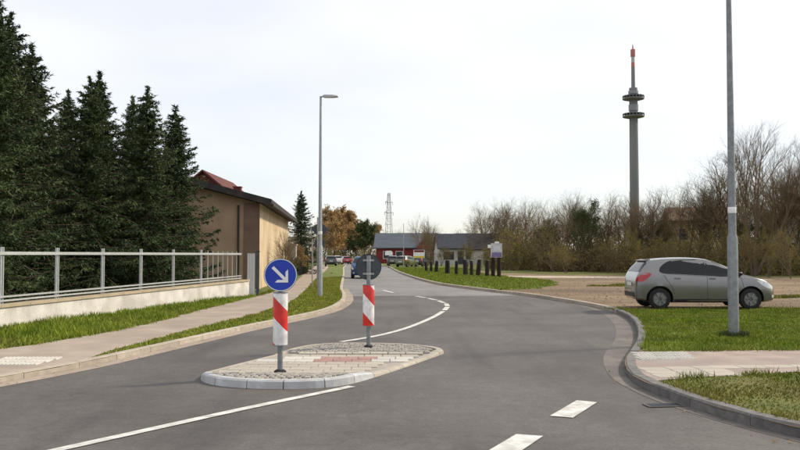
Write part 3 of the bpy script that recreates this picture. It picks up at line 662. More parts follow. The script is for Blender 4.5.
    def top_patch(x0, x1, lo, dn, m, nm, k=10):
        q = MB(); V = []; cols = None
        for i in range(k+1):
            x = x0+(x1-x0)*i/k; r = ring(x)[lo:]; full = r+[(-y, z) for y, z in reversed(r[:-1])]; cols = len(full)
            V += [(x+dn[0], y*.985, z+dn[1]) for y, z in full]
        q.add(V, [(i*cols+j, i*cols+j+1, (i+1)*cols+j+1, (i+1)*cols+j) for i in range(k) for j in range(cols-1)]); return q.build(nm, m, root, True)
    top_patch(.32, .96, 10, (.004, .007), M_GLASS, 'windscreen'); top_patch(-1.87, -1.645, 9, (-.006, .006), M_GLASS, 'rear_window', 6)
    q = MB(); q.box((1.968, 0, .50), (.03, .62, .10)); q.box((1.955, 0, .34), (.04, .70, .09)); q.build('grille', M_TRIM, root)
    for x_, z_ in ((1.99, .43), (-1.992, .72)): q = MB(); q.box((x_, 0, z_), (.012, .50, .10)); q.build('number_plate', M_PLATE, root)
    q = MB(); q.box((-1.975, 0, .42), (.05, 1.15, .13)); q.build('rear_bumper_trim', M_TRIM, root)
    q = MB(); V = []
    for y in (-.52, -.3, 0, .3, .52): V += [(-1.52, y, 1.445), (-1.70, y, 1.415), (-1.69, y, 1.392), (-1.52, y, 1.40)]
    q.add(V, [(a*4+b, a*4+(b+1) % 4, a*4+4+(b+1) % 4, a*4+4+b) for a in range(4) for b in range(4)]+[(0, 1, 2, 3), (19, 18, 17, 16)]); q.build('roof_spoiler', pm, root)
    q = MB(); q.tube([(-.9, 0, 1.49), (-1.08, 0, 1.66)], [.007, .003], 6); q.build('aerial', M_TRIM, root)
    return root
P_GREY = paint('paint_silver_grey', (.175, .174, .178), .65)
car0 = make_car('silver grey five-door hatchback parked on the gravel, nose to the right', P_GREY)
car0.location = (9.02, 24.25, ZR+.002); car0.rotation_euler.z = R(-2.5); car0.scale = (1.035, 1, 1.02)
def other_car(loc, rz, pm, label, sc_=(1, 1, 1)):
    c = copy_tree(car0); c.location = loc; c.rotation_euler = (0, 0, rz); c.scale = sc_; c['label'] = label; c['group'] = 'cars far down the street'
    for ch in c.children:
        for s in ch.material_slots:
            if s.material == P_GREY: s.link = 'OBJECT'; s.material = pm
    return c
c_ = other_car((-2.72, 59.5, .0), R(-88), mat('paint_blue', (.012, .045, .13), (.016, .055, .15), scale=2, rough=.35, spec=.3), 'dark blue car driving towards the camera behind the striped sign post', (1, 1.05, 1.08)); c_.name = 'driving_car'
other_car((-10.2, 150, 0), R(104), paint('paint_red', (.28, .02, .02), .1), 'small bright red car far off at the end of the road')
other_car((-10.9, 136, .1), R(104), paint('paint_white', (.62, .62, .62), 0), 'white car parked far off on the left side of the road')
other_car((-10.3, 119, .1), R(97), paint('paint_dark', (.04, .045, .05), .3), 'dark car parked far off on the left, before the white car')
other_car((1.0, 108, .1), R(60), paint('paint_olive', (.075, .09, .015), .0), 'olive green car parked in front of the red building')
other_car((2.7, 112, .1), R(75), paint('paint_black', (.02, .022, .026), .2), 'black car parked right of the olive green car')
other_car((-1.0, 122, .1), R(85), paint('paint_charcoal', (.06, .06, .065), .3), 'charcoal car parked left of the olive green car')

# ------------------------------------------------------------------ buildings
def house_frame(name, loc, rz, label): return empty(name, loc, rz, label, 'house')
M_GABLE = mat('brown_render', (.35, .245, .165), (.42, .305, .21), scale=1.2, c3=(.30, .205, .14), scale3=.5, rough=.9, bump=.15, bscale=20, grain=.06)
M_CREAM = mat('cream_brick', (.53, .42, .285), (.63, .51, .35), scale=1.6, c3=(.40, .285, .165), scale3=.8, k3=.6, rough=.9, bump=.2, bscale=12, grain=.08, gscale=20)
M_ROOFD = mat('dark_roofing', (.030, .027, .026), (.055, .048, .045), scale=2, rough=.85, bump=.3, bscale=12)
M_FASC = mat('dark_fascia', (.028, .022, .020), (.042, .034, .03), scale=3, rough=.7)
M_ROOFR = mat('red_tiles', (.085, .022, .018), (.135, .034, .027), scale=3, c3=(.07, .022, .018), scale3=.9, rough=.8, bump=.3, bscale=10)
M_ROOFB = mat('slate_blue_roof', (.060, .072, .092), (.09, .105, .13), scale=1.2, rough=.6, stretch=(.3, 3, 3))
M_REDW = mat('red_cladding', (.125, .014, .015), (.18, .02, .02), scale=1, rough=.6)
M_WHITEW = mat('white_render', (.40, .39, .375), (.49, .48, .46), scale=1, rough=.9, c3=(.34, .33, .31), scale3=.4)
M_YELW = mat('yellow_render', (.55, .46, .24), (.64, .54, .30), scale=1, rough=.9)
M_WIN = mat('window_glass', (.03, .035, .042), (.05, .056, .065), scale=.7, rough=.1, spec=.8)

def gable_house(name, loc, rz, label, L, W, eave, rise, wm, gm, rm, over=.4, th=.16, windows=(), fm=None):
    """ridge along local x; front long side is local -y. origin at the middle of the base"""
    h = house_frame(name, loc, rz, label)
    q = MB(); q.add([(-L/2, -W/2, -.2), (L/2, -W/2, -.2), (L/2, W/2, -.2), (-L/2, W/2, -.2), (-L/2, -W/2, eave), (L/2, -W/2, eave), (L/2, W/2, eave), (-L/2, W/2, eave), (-L/2, 0, eave+rise), (L/2, 0, eave+rise)],
                    [(0, 1, 5, 4), (2, 3, 7, 6), (1, 2, 6, 9, 5), (3, 0, 4, 8, 7), (3, 2, 1, 0), (4, 5, 9, 8), (6, 7, 8, 9)])
    q.mi = [0, 0, 1, 1, 0, 0, 0]
    q.build('wall', [wm, gm], h)
    rs = []
    for s in (-1, 1):
        q = MB(); sl = rise/(W/2); e0 = (s*(W/2+over), eave-over*sl+.02); r0 = (s*.02, eave+rise+.03)
        V = []
        for x in (-L/2-over, L/2+over): V += [(x, e0[0], e0[1]), (x, r0[0], r0[1]), (x, r0[0], r0[1]+th), (x, e0[0], e0[1]+th)]
        q.add(V, [(0, 1, 2, 3), (7, 6, 5, 4)]+[(i, (i+1) % 4, 4+(i+1) % 4, 4+i) for i in range(4)]); rs.append(q.build('roof', rm, h))
    for (face, a, z, w, hh) in windows:       # face: 'f' front, 'r' right end, 'l' left end
        q = MB(); p = MB()
        if face == 'f': c = (a, -W/2-.02, z); q.box(c, (w+.16, .08, hh+.16)); p.box((a, -W/2-.05, z), (w, .06, hh))
        elif face == 'r': q.box((L/2+.02, a, z), (.08, w+.16, hh+.16)); p.box((L/2+.05, a, z), (.06, w, hh))
        else: q.box((-L/2-.02, a, z), (.08, w+.16, hh+.16)); p.box((-L/2-.05, a, z), (.06, w, hh))
        f = q.build('window', fm or M_SIGNW, h); p.build('pane', M_WIN, f)
    return h, rs
# near house with brown gable towards the camera and cream side wall towards the road
A_ = Vector((-6.72, 38.3)); sdir = Vector((-.071, .9975)); pl = Vector((-.9975, -.071))
ctr = A_+sdir*10+pl*5.5
hz = math.atan2(sdir.y, sdir.x)+math.pi       # local -x points along the side, so that local +x end faces the camera
h1, r1 = gable_house('cream_house', (ctr.x, ctr.y, ZL), hz, 'brown gabled house with cream road side and dark overhanging roof behind the spruces', 20, 11, 4.1, 1.42, M_CREAM, M_GABLE, M_ROOFD, over=.6, th=.3)
q = MB(); q.box((10.012, 5.12, 1.95), (.05, .74, 4.3)); q.build('dark_corner_strip', mat('dark_brown', (.15, .10, .072), (.19, .13, .095), scale=1.5, rough=.9), h1)  # darker brown strip laid on the gable next to the road-side corner
q = MB(); q.tube([(10.09, 4.5, 4.0), (10.09, 4.5, .0)], .05, 8); q.build('downpipe', M_FASC, h1, True)
q = MB(); q.tube([(-10.5, 6.12, 3.99), (10.5, 6.12, 3.99)], .07, 8); q.build('gutter', M_FASC, h1, True)
h2, r2 = gable_house('red_roofed_house', (-15.9, 70, ZL), R(90), 'tall house with steep red tiled roof peeping above the brown gabled house', 11, 10, 4.2, 4.1, M_CREAM, M_ROOFR, M_ROOFR, over=.4, windows=(('l', 0, 5.6, 1.1, 1.2),))
q = MB(); q.box((-3.4, -2.35, 6.5), (.6, .6, 1.5)); q.box((-3.4, -2.35, 7.28), (.7, .7, .08)); q.build('chimney', M_ROOFR, r2[0])
# far red shop and the white houses
h3, r3 = gable_house('red_building', (1.3, 156, ZR), R(-3), 'red building with slate blue roof and red gable at the end of the road', 11.2, 9, 3.1, 2.6, M_REDW, M_REDW, M_ROOFB, over=.5,
    windows=(('f', -3.6, 1.6, 1.2, 1.3), ('f', -1.2, 1.6, 1.2, 1.3), ('f', 3.6, 1.6, 1.6, 1.3)))
q = MB(); q.add([(1.8, -5.3, 2.7), (5.4, -5.3, 2.7), (3.6, -5.3, 4.9), (1.8, -1.5, 2.7), (5.4, -1.5, 2.7), (3.6, -1.5, 4.9)], [(0, 1, 2), (5, 4, 3), (0, 2, 5, 3), (1, 4, 5, 2), (0, 3, 4, 1)]); q.build('red_dormer', M_REDW, h3)
h4, r4 = gable_house('white_house', (8.1, 131, ZR), R(4), 'white bungalow with dark blue pitched roof behind the row of posts', 4.2, 7.5, 2.7, 2.2, M_WHITEW, M_WHITEW, mat('blue_black_roof', (.018, .021, .032), (.030, .034, .048), scale=2, rough=.6), over=.35,
    windows=(('f', -.6, 1.5, 1.5, 1.1), ('f', 1.3, 1.2, .8, 1.9)), fm=M_SIGNB)
h5, r5 = gable_house('white_house', (14.0, 136, ZR), R(-4), 'white bungalow with wide dark brown roof right of the blue-roofed one', 8.6, 8, 2.6, 2.5, M_WHITEW, M_WHITEW, M_ROOFD, over=.35, windows=(('f', -2.6, 1.6, 1.0, 1.2), ('f', 2.2, 1.6, 1.4, 1.2)), fm=M_SIGNB)
h6, r6 = gable_house('yellow_house', (29.8, 80, ZR), R(-14), 'pale yellow house half hidden behind the bare trees above the hatchback', 5.6, 7, 4.9, 1.3, M_YELW, M_YELW, mat('brown_tiles', (.16, .105, .075), (.22, .15, .11), scale=2, rough=.85), over=.35, windows=(('f', -1.7, 3.6, .8, 1.1), ('f', 0.1, 3.6, .8, 1.1), ('f', 1.8, 3.6, .8, 1.1)))
h7, r7 = gable_house('red_roofed_house', (37.8, 70, ZR), R(10), 'white house with red-brown roof behind trees at the right edge', 7.6, 7, 3.6, 1.9, M_WHITEW, M_WHITEW, mat('red_brown_tiles', (.17, .06, .045), (.24, .09, .065), scale=2, rough=.85), over=.4, windows=(('f', -2.7, 2.0, 1.2, 1.3), ('f', 0.6, 2.0, 1.2, 1.3), ('l', 0, 2.0, 1.2, 1.3)))

# white gate pillar and low fence before the far left spruce
gpl = empty('white_pillar', (-8.15, 60.5, ZL), 0, 'white rendered pillar at the far corner of the cream house', 'pillar')
q = MB(); q.box((0, 0, 1.15), (.62, .6, 2.4)); q.build('shaft', M_WHITEW, gpl)
q = MB(); q.box((0, 0, 2.39), (.76, .74, .1)); q.build('cap', M_CONC, gpl)
lf = empty('picket_fence', (-7.9, 62.5, ZL), R(93), 'low brown picket fence beside the pavement beyond the cream house', 'fence')
for k in range(24):
    q = MB(); q.box((k*.5, 0, .55), (.10, .03, 1.1)); q.build('picket', M_WOOD, lf)
for z_ in (.3, .9): q = MB(); q.box((5.8, .03, z_), (12, .04, .08)); q.build('rail', M_WOOD, lf)

# ------------------------------------------------------------------ the row of dark posts and the board
PST = [(2.6, 78.5, .95, .30, .10), (3.3, 73.0, 1.05, .34, -.05), (4.0, 67.6, 1.15, .42, .02), (5.25, 64.0, 1.22, .40, -.12), (5.95, 61.2, 1.25, .36, .12), (6.55, 60.3, 1.20, .32, .04), (4.62, 65.8, 1.1, .28, .05), (5.6, 62.6, 1.15, .28, -.04), (2.95, 75.8, 1.0, .26, .0)]
LBL = ['leftmost small dark post of the row on the grass', 'second dark post from the left in the row on the grass', 'stubby dark wooden post in the row, before the white house', 'dark wooden post leaning left in the middle of the row', 'dark wooden post leaning right in the row on the grass', 'dark wooden post next to the legs of the notice board', 'slim dark post just right of the stubby post in the row', 'slim dark post between the two leaning posts', 'slim dark post between the two leftmost posts of the row']
for (x, y, h_, d_, tl), lb in zip(PST, LBL):
    rt = empty('wooden_post', (x, y, ZR), x, lb, 'post', 'dark wooden posts on the grass')
    q = MB(); q.tube([(0, 0, -.15), (tl*.3, 0, h_*.3), (tl*.75, .02, h_*.75), (tl, .02, h_-.04), (tl*1.02, .02, h_)], [d_*.52, d_*.5, d_*.47, d_*.46, d_*.38], 9); q.build('shaft', M_WOOD, rt, True)
    q = MB(); q.tube([(tl, .02, h_-.002), (tl, .02, h_+.03)], [d_*.36, d_*.3], 9); q.build('top', M_SIGNB, rt)
nb = empty('notice_board', (6.95, 58.2, ZR), R(-6), 'white and violet notice board on two thick dark posts', 'sign')
for x in (-.26, .30): q = MB(); q.tube([(x, 0, -.2), (x+.02, 0, 1.6)], [.20, .18], 10); q.build('leg', M_WOOD, nb, True)
q = MB(); q.box((.08, -.12, 2.15), (1.05, .10, 1.15)); nb.scale = (.78, .85, .9); bd = q.build('board', mat('faded_board', (.42, .42, .44), (.52, .52, .54), scale=3, rough=.6), nb)
q = MB(); q.box((.1, -.18, 1.80), (.92, .02, .38)); q.build('violet_panel', mat('violet_print', (.13, .10, .24), (.19, .15, .32), scale=3, rough=.5), bd)
q = MB(); q.box((.14, -.18, 2.32), (.66, .02, .42)); q.build('pale_panel', mat('lilac_print', (.50, .50, .58), (.62, .62, .68), scale=6, rough=.5), bd)
q = MB(); q.box((-.55, -.12, 2.48), (.34, .06, .26)); q.build('side_plate', M_SIGNW, bd)
q = MB(); q.box((.12, -.12, 2.78), (.42, .07, .16)); q.build('top_plate', M_SIGNW, bd)
bb = empty('advert_sign', (2.3, 97, ZR), R(2), 'small white, red and yellow advertising board before the red building', 'sign')
for x in (-.5, .5): q = MB(); q.box((x, 0, .9), (.08, .08, 2.0)); q.build('leg', M_SIGNB, bb)
q = MB(); q.box((0, -.07, 1.72), (1.35, .06, 1.0)); bd = q.build('board', M_SIGNW, bb)
q = MB(); q.box((0, -.11, 2.06), (1.2, .02, .24)); q.build('red_band', M_REDW, bd)
q = MB(); q.box((0, -.11, 1.36), (1.28, .02, .24)); q.build('yellow_band', mat('yellow_print', (.6, .45, .05), (.68, .52, .08), scale=4, rough=.5), bd)
ws = empty('shop_sign', (-1.45, 104, ZR), 0, 'pale rounded sign board on a post left of the advertising board', 'sign')
q = MB(); q.box((0, 0, .8), (.10, .10, 1.8)); q.build('post', M_SIGNB, ws)
q = MB(); q.prism([(-.5, -.28), (.5, -.28), (.5, .1), (.3, .3), (-.3, .3), (-.5, .1)], -.03, .03); o = q.build('board', M_SIGNW, ws); o.rotation_euler.x = R(90); o.location = (0, -.09, 1.85)
fp = empty('flag_pole', (.45, 100, ZR), 0, 'thin pale pole in front of the red building', 'pole')
q = MB(); q.tube([(0, 0, -.1), (0, 0, 5.4)], [.05, .03], 8); q.build('shaft', M_GALV, fp, True)
q = MB(); q.lathe([(0, 5.38), (.06, 5.42), (.06, 5.46), (0, 5.5)], 8); q.build('finial', M_GALV, fp, True)

# ------------------------------------------------------------------ towers
M_TCON = mat('tower_concrete', (.165, .165, .172), (.21, .21, .217), scale=.2, rough=.9, stretch=(1, 1, .15))
tw = empty('radio_tower', (148, 504, 0), 0, 'tall slim concrete radio tower with two ring platforms and red-tipped mast', 'tower')
def tz(y): return 1.7+(255-y)/800*504
q = MB(); q.lathe([(3.5, -2), (2.9, 30), (2.6, tz(116)), (2.55, tz(87)), (1.2, tz(86.5))], 20); q.build('shaft', M_TCON, tw, True)
for yy in (98, 116):
    z_ = tz(yy); q = MB(); q.lathe([(2.5, z_-1.3), (6.4, z_-.35), (6.7, z_-.25), (6.7, z_+.25), (6.4, z_+.35), (2.5, z_+.35)], 24)
    pf = q.build('platform', M_TCON, tw, True)
    q = MB()
    for k in range(20): a = 2*math.pi*k/20; q.box((6.6*math.cos(a), 6.6*math.sin(a), z_+1.1), (.3, .3, 1.3), a)
    q.lathe([(6.5, z_+1.7), (6.75, z_+1.7), (6.75, z_+1.9), (6.5, z_+1.9)], 24); q.build('platform_rail', M_GALVD, pf)
for ra, ya, yb in ((3.1, 93, 90), (3.0, 110, 104)):
    q = MB(); q.lathe([(2.6, tz(ya)), (ra, tz(ya)), (ra, tz(yb)), (2.6, tz(yb))], 20); q.build('antenna_ring', M_GALVD, tw, True)
q = MB(); q.lathe([(1.25, tz(87)), (1.15, tz(66))], 12); q.build('mast', M_TCON, tw, True)
M_TRED = mat('tower_red', (.36, .13, .11), (.43, .17, .15), scale=.5, rough=.7)
q = MB(); q.lathe([(1.2, tz(66)), (1.1, tz(61))], 12); q.build('red_band', M_TRED, tw, True)
q = MB(); q.lathe([(1.1, tz(61)), (1.05, tz(55))], 12); q.build('white_band', M_WHITEW, tw, True)
q = MB(); q.lathe([(1.5, tz(55)), (1.5, tz(48)), (.5, tz(47)), (.25, tz(43))], 12); q.build('red_tip', M_TRED, tw, True)

ly = empty('lattice_pylon', (-5.6, 402, 0), R(20), 'steel lattice electricity pylon above the slate blue roof', 'pylon')
def pz(y): return 1.7+(255-y)/800*402
q = MB(); H_ = pz(193)
def hw(z): return 1.6*(1-z/H_)+.5
lv = [0, 5, 9.5, 13.5, 17, 20, 22.8, 25.4, 28, 30.4, H_]
for sx_ in (-1, 1):
    for sy_ in (-1, 1): q.tube([(sx_*hw(z), sy_*hw(z), z) for z in lv], .11, 4)
q.build('leg_frame', M_GALV, ly)
q = MB()
for a, b in zip(lv, lv[1:]):
    for k in range(4):
        c0 = [(-1, -1), (1, -1), (1, 1), (-1, 1)][k]; c1 = [(-1, -1), (1, -1), (1, 1), (-1, 1)][(k+1) % 4]
        q.tube([(c0[0]*hw(a), c0[1]*hw(a), a), (c1[0]*hw(b), c1[1]*hw(b), b)], .055, 3); q.tube([(c1[0]*hw(a), c1[1]*hw(a), a), (c0[0]*hw(b), c0[1]*hw(b), b)], .055, 3); q.tube([(c0[0]*hw(b), c0[1]*hw(b), b), (c1[0]*hw(b), c1[1]*hw(b), b)], .05, 3)
q.build('bracing', M_GALV, ly)
for z_, l_ in ((22.8, 2.3), (28, 1.9)):
    q = MB()
    for sx_ in (-1, 1):
        q.tube([(0, .4, z_), (sx_*l_, 0, z_+.3)], .12, 4); q.tube([(0, -.4, z_), (sx_*l_, 0, z_+.3)], .12, 4); q.tube([(0, 0, z_+1.6), (sx_*l_, 0, z_+.3)], .1, 4); q.tube([(sx_*l_, 0, z_+.3), (sx_*l_, 0, z_-1.2)], .12, 5)
    q.build('crossarm', M_GALV, ly)

# ------------------------------------------------------------------ trees
def rand_dir(rg): 
    v = rg.normal(size=3); return v/np.linalg.norm(v)
def needle_tris(rg, O, D, L, k, nl, nw):
    """k small tapering faces along each twig: origins O, unit directions D, lengths L"""
    n = len(O); t = rg.uniform(0.0, 1, (n, k, 1)); B = O[:, None]+D[:, None]*L[:, None, None]*t
    d = D[:, None]*.75+rg.normal(size=(n, k, 3))*.55; d /= np.linalg.norm(d, axis=2, keepdims=True)
    w = np.cross(d, rg.normal(size=(n, k, 3))); w /= np.linalg.norm(w, axis=2, keepdims=True)
    ln = nl*rg.uniform(.6, 1.3, (n, k, 1)); wd_ = nw*rg.uniform(.6, 1.3, (n, k, 1))
    return np.stack([B-w*wd_, B+w*wd_, B+d*ln], 2).reshape(-1, 3)
def make_spruce(seed, H, Rd, dens=1.0):
    rg = np.random.default_rng(seed); tr = MB()
    tr.tube([(0, 0, -.2), (.02, .01, H*.5), (0, .02, H*.93), (.0, .0, H+.25)], [.13*H/8, .07*H/8, .018, .006], 7)
    O, D, L = [], [], []
    z = .25; 
    while z < H-.25:
        f = 1-z/H; nb_ = int(rg.integers(6, 9)) if f > .15 else 5; ph = rg.uniform(0, 6.28)
        for b in range(nb_):
            a = ph+2*np.pi*b/nb_+rg.normal()*.18
            l = (Rd*f**.88*rg.uniform(.60, 1.14)+.07)*(1 if rg.random() > .08 else 1.22); zz_ = z+rg.uniform(-.1, .1)
            hx, hy = np.cos(a), np.sin(a); el = .60-1.0*min(1, f*1.5)+rg.normal()*.10
            m = max(4, int(l/.16)); ts = np.linspace(0, 1, m+1)
            px = l*ts; pz_ = l*(el*ts-.18*np.sin(ts*np.pi)*f+.22*ts**3*f)
            P_ = np.stack([hx*px, hy*px, zz_+pz_], 1)
            if l > .5: tr.tube([tuple(P_[0]), tuple(P_[m//2]), tuple(P_[m])], [.022*min(1, l), .014*min(1, l), .004], 3, cap=False)
            nt_ = max(6, int(l/.055*dens)); tt_ = np.sort(rg.uniform(.12, 1, nt_))
            pos = np.stack([np.interp(tt_, ts, P_[:, i]) for i in range(3)], 1)
            tan = np.array([hx, hy, el*.6]); tan = tan/np.linalg.norm(tan); sd = np.array([-hy, hx, 0])
            sg = np.where(np.arange(nt_) % 2 == 0, 1, -1)[:, None]
            dd = tan*rg.uniform(.35, .9, (nt_, 1))+sd*sg*rg.uniform(.4, 1.0, (nt_, 1))+np.array([0, 0, 1])*rg.uniform(-.55, .12, (nt_, 1))
            dd /= np.linalg.norm(dd, axis=1, keepdims=True)
            O.append(pos); D.append(dd); L.append((.10+.30*l*.55*(1.05-tt_))*rg.uniform(.6, 1.2, nt_)+.04)
        z += .24*(.55+.75*f)
    for zt in np.linspace(H-.6, H+.22, 12):
        for b in range(5): O.append(np.array([[0, 0, zt]])); v = rg.normal(size=3)*np.array([1, 1, .2])+np.array([0, 0, .9]); D.append((v/np.linalg.norm(v))[None]); L.append(np.array([.10+.10*(zt < H-.25)]))
    zi = rg.uniform(.3, H-.6, 1500); ai = rg.uniform(0, 6.28, 1500); ri = rg.uniform(.05, .45, 1500)*np.minimum(1, (1-zi/H)*2)     # short shoots close to the stem
    O.append(np.stack([ri*np.cos(ai), ri*np.sin(ai), zi], 1)); dv = np.stack([np.cos(ai), np.sin(ai), rg.normal(size=1500)*.3], 1); D.append(dv/np.linalg.norm(dv, axis=1, keepdims=True)); L.append(np.full(1500, .25))
    O = np.concatenate(O); D = np.concatenate(D); L = np.concatenate(L)
    V = needle_tris(rg, O, D, L, 9, .115, .020)
    root = empty('spruce_tree'); tr.build('trunk', M_BARK, root, fix=False); tri_mesh('crown', V, M_SPRUCE, root)
    return root
ORD = 'first second third fourth fifth sixth seventh eighth ninth tenth eleventh twelfth thirteenth fourteenth fifteenth'.split()
SPR = {0: (make_spruce(1, 8.6, 2.7), 8.6), 1: (make_spruce(2, 8.2, 2.6), 8.2), 2: (make_spruce(3, 7.8, 2.45), 7.8)}
used = set()
def place(protos, k, loc, H, rz, label, cat, group, wide=1.0, name=None):
    pr, ph = protos[k]; key = (id(protos), k)
    o = pr if key not in used else copy_tree(pr); used.add(key)
    s = H/ph; o.location = loc; o.rotation_euler = (0, 0, rz); o.scale = (s*wide, s*wide, s); tag(o, label, cat, group)
    if name: o.name = name
    return o
GS = 'spruces behind the railing'
def sp(px, py, d, k, rz, label, wide=1.0):
    x = (px-400)/800*d; z = 1.7+(255-py)/800*d
    place(SPR, k, (round(x, 2), d, ZL), z-ZL-.32, rz, label, 'spruce', GS, wide)
sp(-12, -18, 22.5, 0, .3, 'tallest spruce at the left edge of the picture', 1.0)
sp(6, 10, 24.5, 1, 1.2, 'tall spruce right beside the leftmost one, top near the upper edge', 1.0)
sp(29, 42, 26.0, 2, 2.2, 'tall dark spruce third from the left, sloping shoulder of the group', 1.05)
sp(66, 88, 31.5, 0, 3.0, 'thin-topped spruce behind, between the tall left group and the double-topped spruce')
sp(88, 74, 27.5, 1, 4.1, 'left half of the double-topped spruce in the middle of the row', .95)
sp(97, 70, 28.5, 2, 5.0, 'right, taller half of the double-topped spruce in the row', 1.0)
sp(131, 94, 32.0, 0, .9, 'narrow spruce just left of the second spruce from the right end', .9)
sp(146, 84, 29.5, 1, 2.7, 'second spruce from the right end of the row, pointed top', 1.08)
sp(174, 104, 32.5, 2, 3.9, 'last spruce on the right end of the row beside the brown gable', 1.1)
for i, (px, py, d) in enumerate(((-60, 40, 27), (20, 100, 34), (50, 120, 36), (110, 140, 35), (158, 150, 35.3))):
    sp(px, py, d, i % 3, i*1.3, 'dark spruce in the back row, hidden behind the front spruces', 1.1)
place(SPR, 1, (-8.55, 69, ZL), 6.9, .4, 'slim dark spruce standing alone between cream house and left lamp', 'spruce', GS, 1.12)

def make_bare(seed, H, spread=.5, trunk=.14, n1=11, leaf=None, leafn=0, leafsize=.1, vase=0.0, forks=1, name='bare_tree', lm=None, low=.22, dens=1.0):
    rg = np.random.default_rng(seed); rd = random.Random(seed); tr = MB(); tw_ = MB(); ends = []
    def grow(p, d, l, r, lev):
        d = d/np.linalg.norm(d); seg = 3 if lev < 2 else 2; pts = [p]; q = p; dd = d
        for i in range(seg):
            dd = dd+rg.normal(size=3)*(.13 if lev < 2 else .22)+np.array([0, 0, .10 if lev else .02]); dd /= np.linalg.norm(dd); q = q+dd*l/seg; pts.append(q)
        rad = [r*(1-.75*i/seg) for i in range(seg+1)]
        (tr if lev < 1 else tw_).tube([tuple(v) for v in pts], rad, 7 if lev == 0 else (5 if lev == 1 else 3), cap=False)
        if lev >= 3: ends.append(pts[-1]); ends.append(pts[-2])
        if lev >= 4: return
        nch = [n1, 7, 6, 4][lev]; nch = max(2, int(round(nch*dens*rg.uniform(.8, 1.2))))
        for c in range(nch):
            t = (low+(1-low)*(c+rg.uniform(.2, .8))/nch) if lev == 0 else rg.uniform(.25, 1)
            j = min(seg-1, int(t*seg)); f = t*seg-j; pp = pts[j]*(1-f)+pts[j+1]*f
            ax = (pts[j+1]-pts[j]); ax = ax/np.linalg.norm(ax)
            a = rg.uniform(0, 2*np.pi) if lev else c*2.4+rg.normal()*.3
            u = np.cross(ax, [0, 0, 1.0] if abs(ax[2]) < .9 else [1.0, 0, 0]); u /= np.linalg.norm(u); v = np.cross(ax, u)
            ang = (rg.uniform(.55, .95)*spread*1.9 if lev == 0 else rg.uniform(.4, .85)); ang = ang*(1-vase*.45)
            nd = ax*np.cos(ang)+(u*np.cos(a)+v*np.sin(a))*np.sin(ang)
            nl = l*(.52*(1.15-.55*t) if lev == 0 else rg.uniform(.42, .62))*(1+vase*.35*(lev == 0))
            grow(pp, nd, nl, r*(.46 if lev == 0 else .5)*(1.1-.5*t), lev+1)
    for k in range(forks):
        if forks == 1: d0 = np.array([rg.normal()*.04, rg.normal()*.04, 1.0]); p0 = np.array([0, 0, -.15])
        else: a = 2*np.pi*k/forks+.5; d0 = np.array([np.cos(a)*.24, np.sin(a)*.24, 1.0]); p0 = np.array([np.cos(a)*.12, np.sin(a)*.12, -.15])
        grow(p0, d0, H*.86*(1 if k == 0 else rg.uniform(.85, 1)), trunk, 0)
    root = empty(name); tr.build('trunk', M_BARK, root, 'all', fix=False); tw_.build('crown', M_TWIG, root, fix=False)
    if leafn:
        E_ = np.array(ends); idx = rg.integers(0, len(E_), leafn); O = E_[idx]+rg.normal(size=(leafn, 3))*.14*H/8
        D = rg.normal(size=(leafn, 3)); D /= np.linalg.norm(D, axis=1, keepdims=True)
        V = needle_tris(rg, O, D, np.full(leafn, .1), 1, leafsize, leafsize*.42); tri_mesh('leaves', V, lm, root)
    zmax = max(v[2] for v in tw_.v); return root, zmax
BARE = {i: make_bare(20+i, 8, sp_, .13, n1, vase=vs_, forks=fk, low=lw) for i, (sp_, n1, vs_, fk, lw) in enumerate(((.45, 11, 0, 1, .2), (.55, 10, .3, 1, .25), (.4, 12, .2, 2, .2), (.5, 12, .4, 3, .15), (.35, 13, 0, 1, .15)))}
BIG = {0: make_bare(41, 11.5, .42, .17, 9, vase=.9, forks=3, low=.25)}
PIN = {0: make_bare(51, 7, .55, .14, 14, leafn=9000, leafsize=.15, lm=M_PINE, low=.12, name='pine_tree')}
AUT = {0: make_bare(61, 9, .5, .15, 12, leafn=14000, leafsize=.26, lm=M_AUT, low=.12, name='copper_leaved_tree'), 1: make_bare(62, 9, .4, .15, 12, leafn=14000, leafsize=.26, lm=M_AUT, low=.1, name='copper_leaved_tree')}
EVG = {0: make_bare(71, 7, .5, .15, 12, leafn=15000, leafsize=.24, lm=M_BUSH, low=.08, name='evergreen_tree')}
OLV = {0: make_bare(81, 6, .5, .10, 10, leafn=3200, leafsize=.13, lm=mat('olive_buds', (.15, .125, .030), (.23, .19, .048), scale=.6, c3=(.14, .09, .045), scale3=.5, rough=.85, rnd=.4), low=.06, forks=2, name='budding_tree')}

place(BIG, 0, (27.0, 61, ZR), 12.9, 2.0, 'tallest leafless tree with fanned crown right of the lamp pole', 'tree', 'leafless trees', .95, 'bare_tree')
rt = random.Random(7)
def zat(py, d): return (1.7+(255-py)/800*d-ZR)*1.07
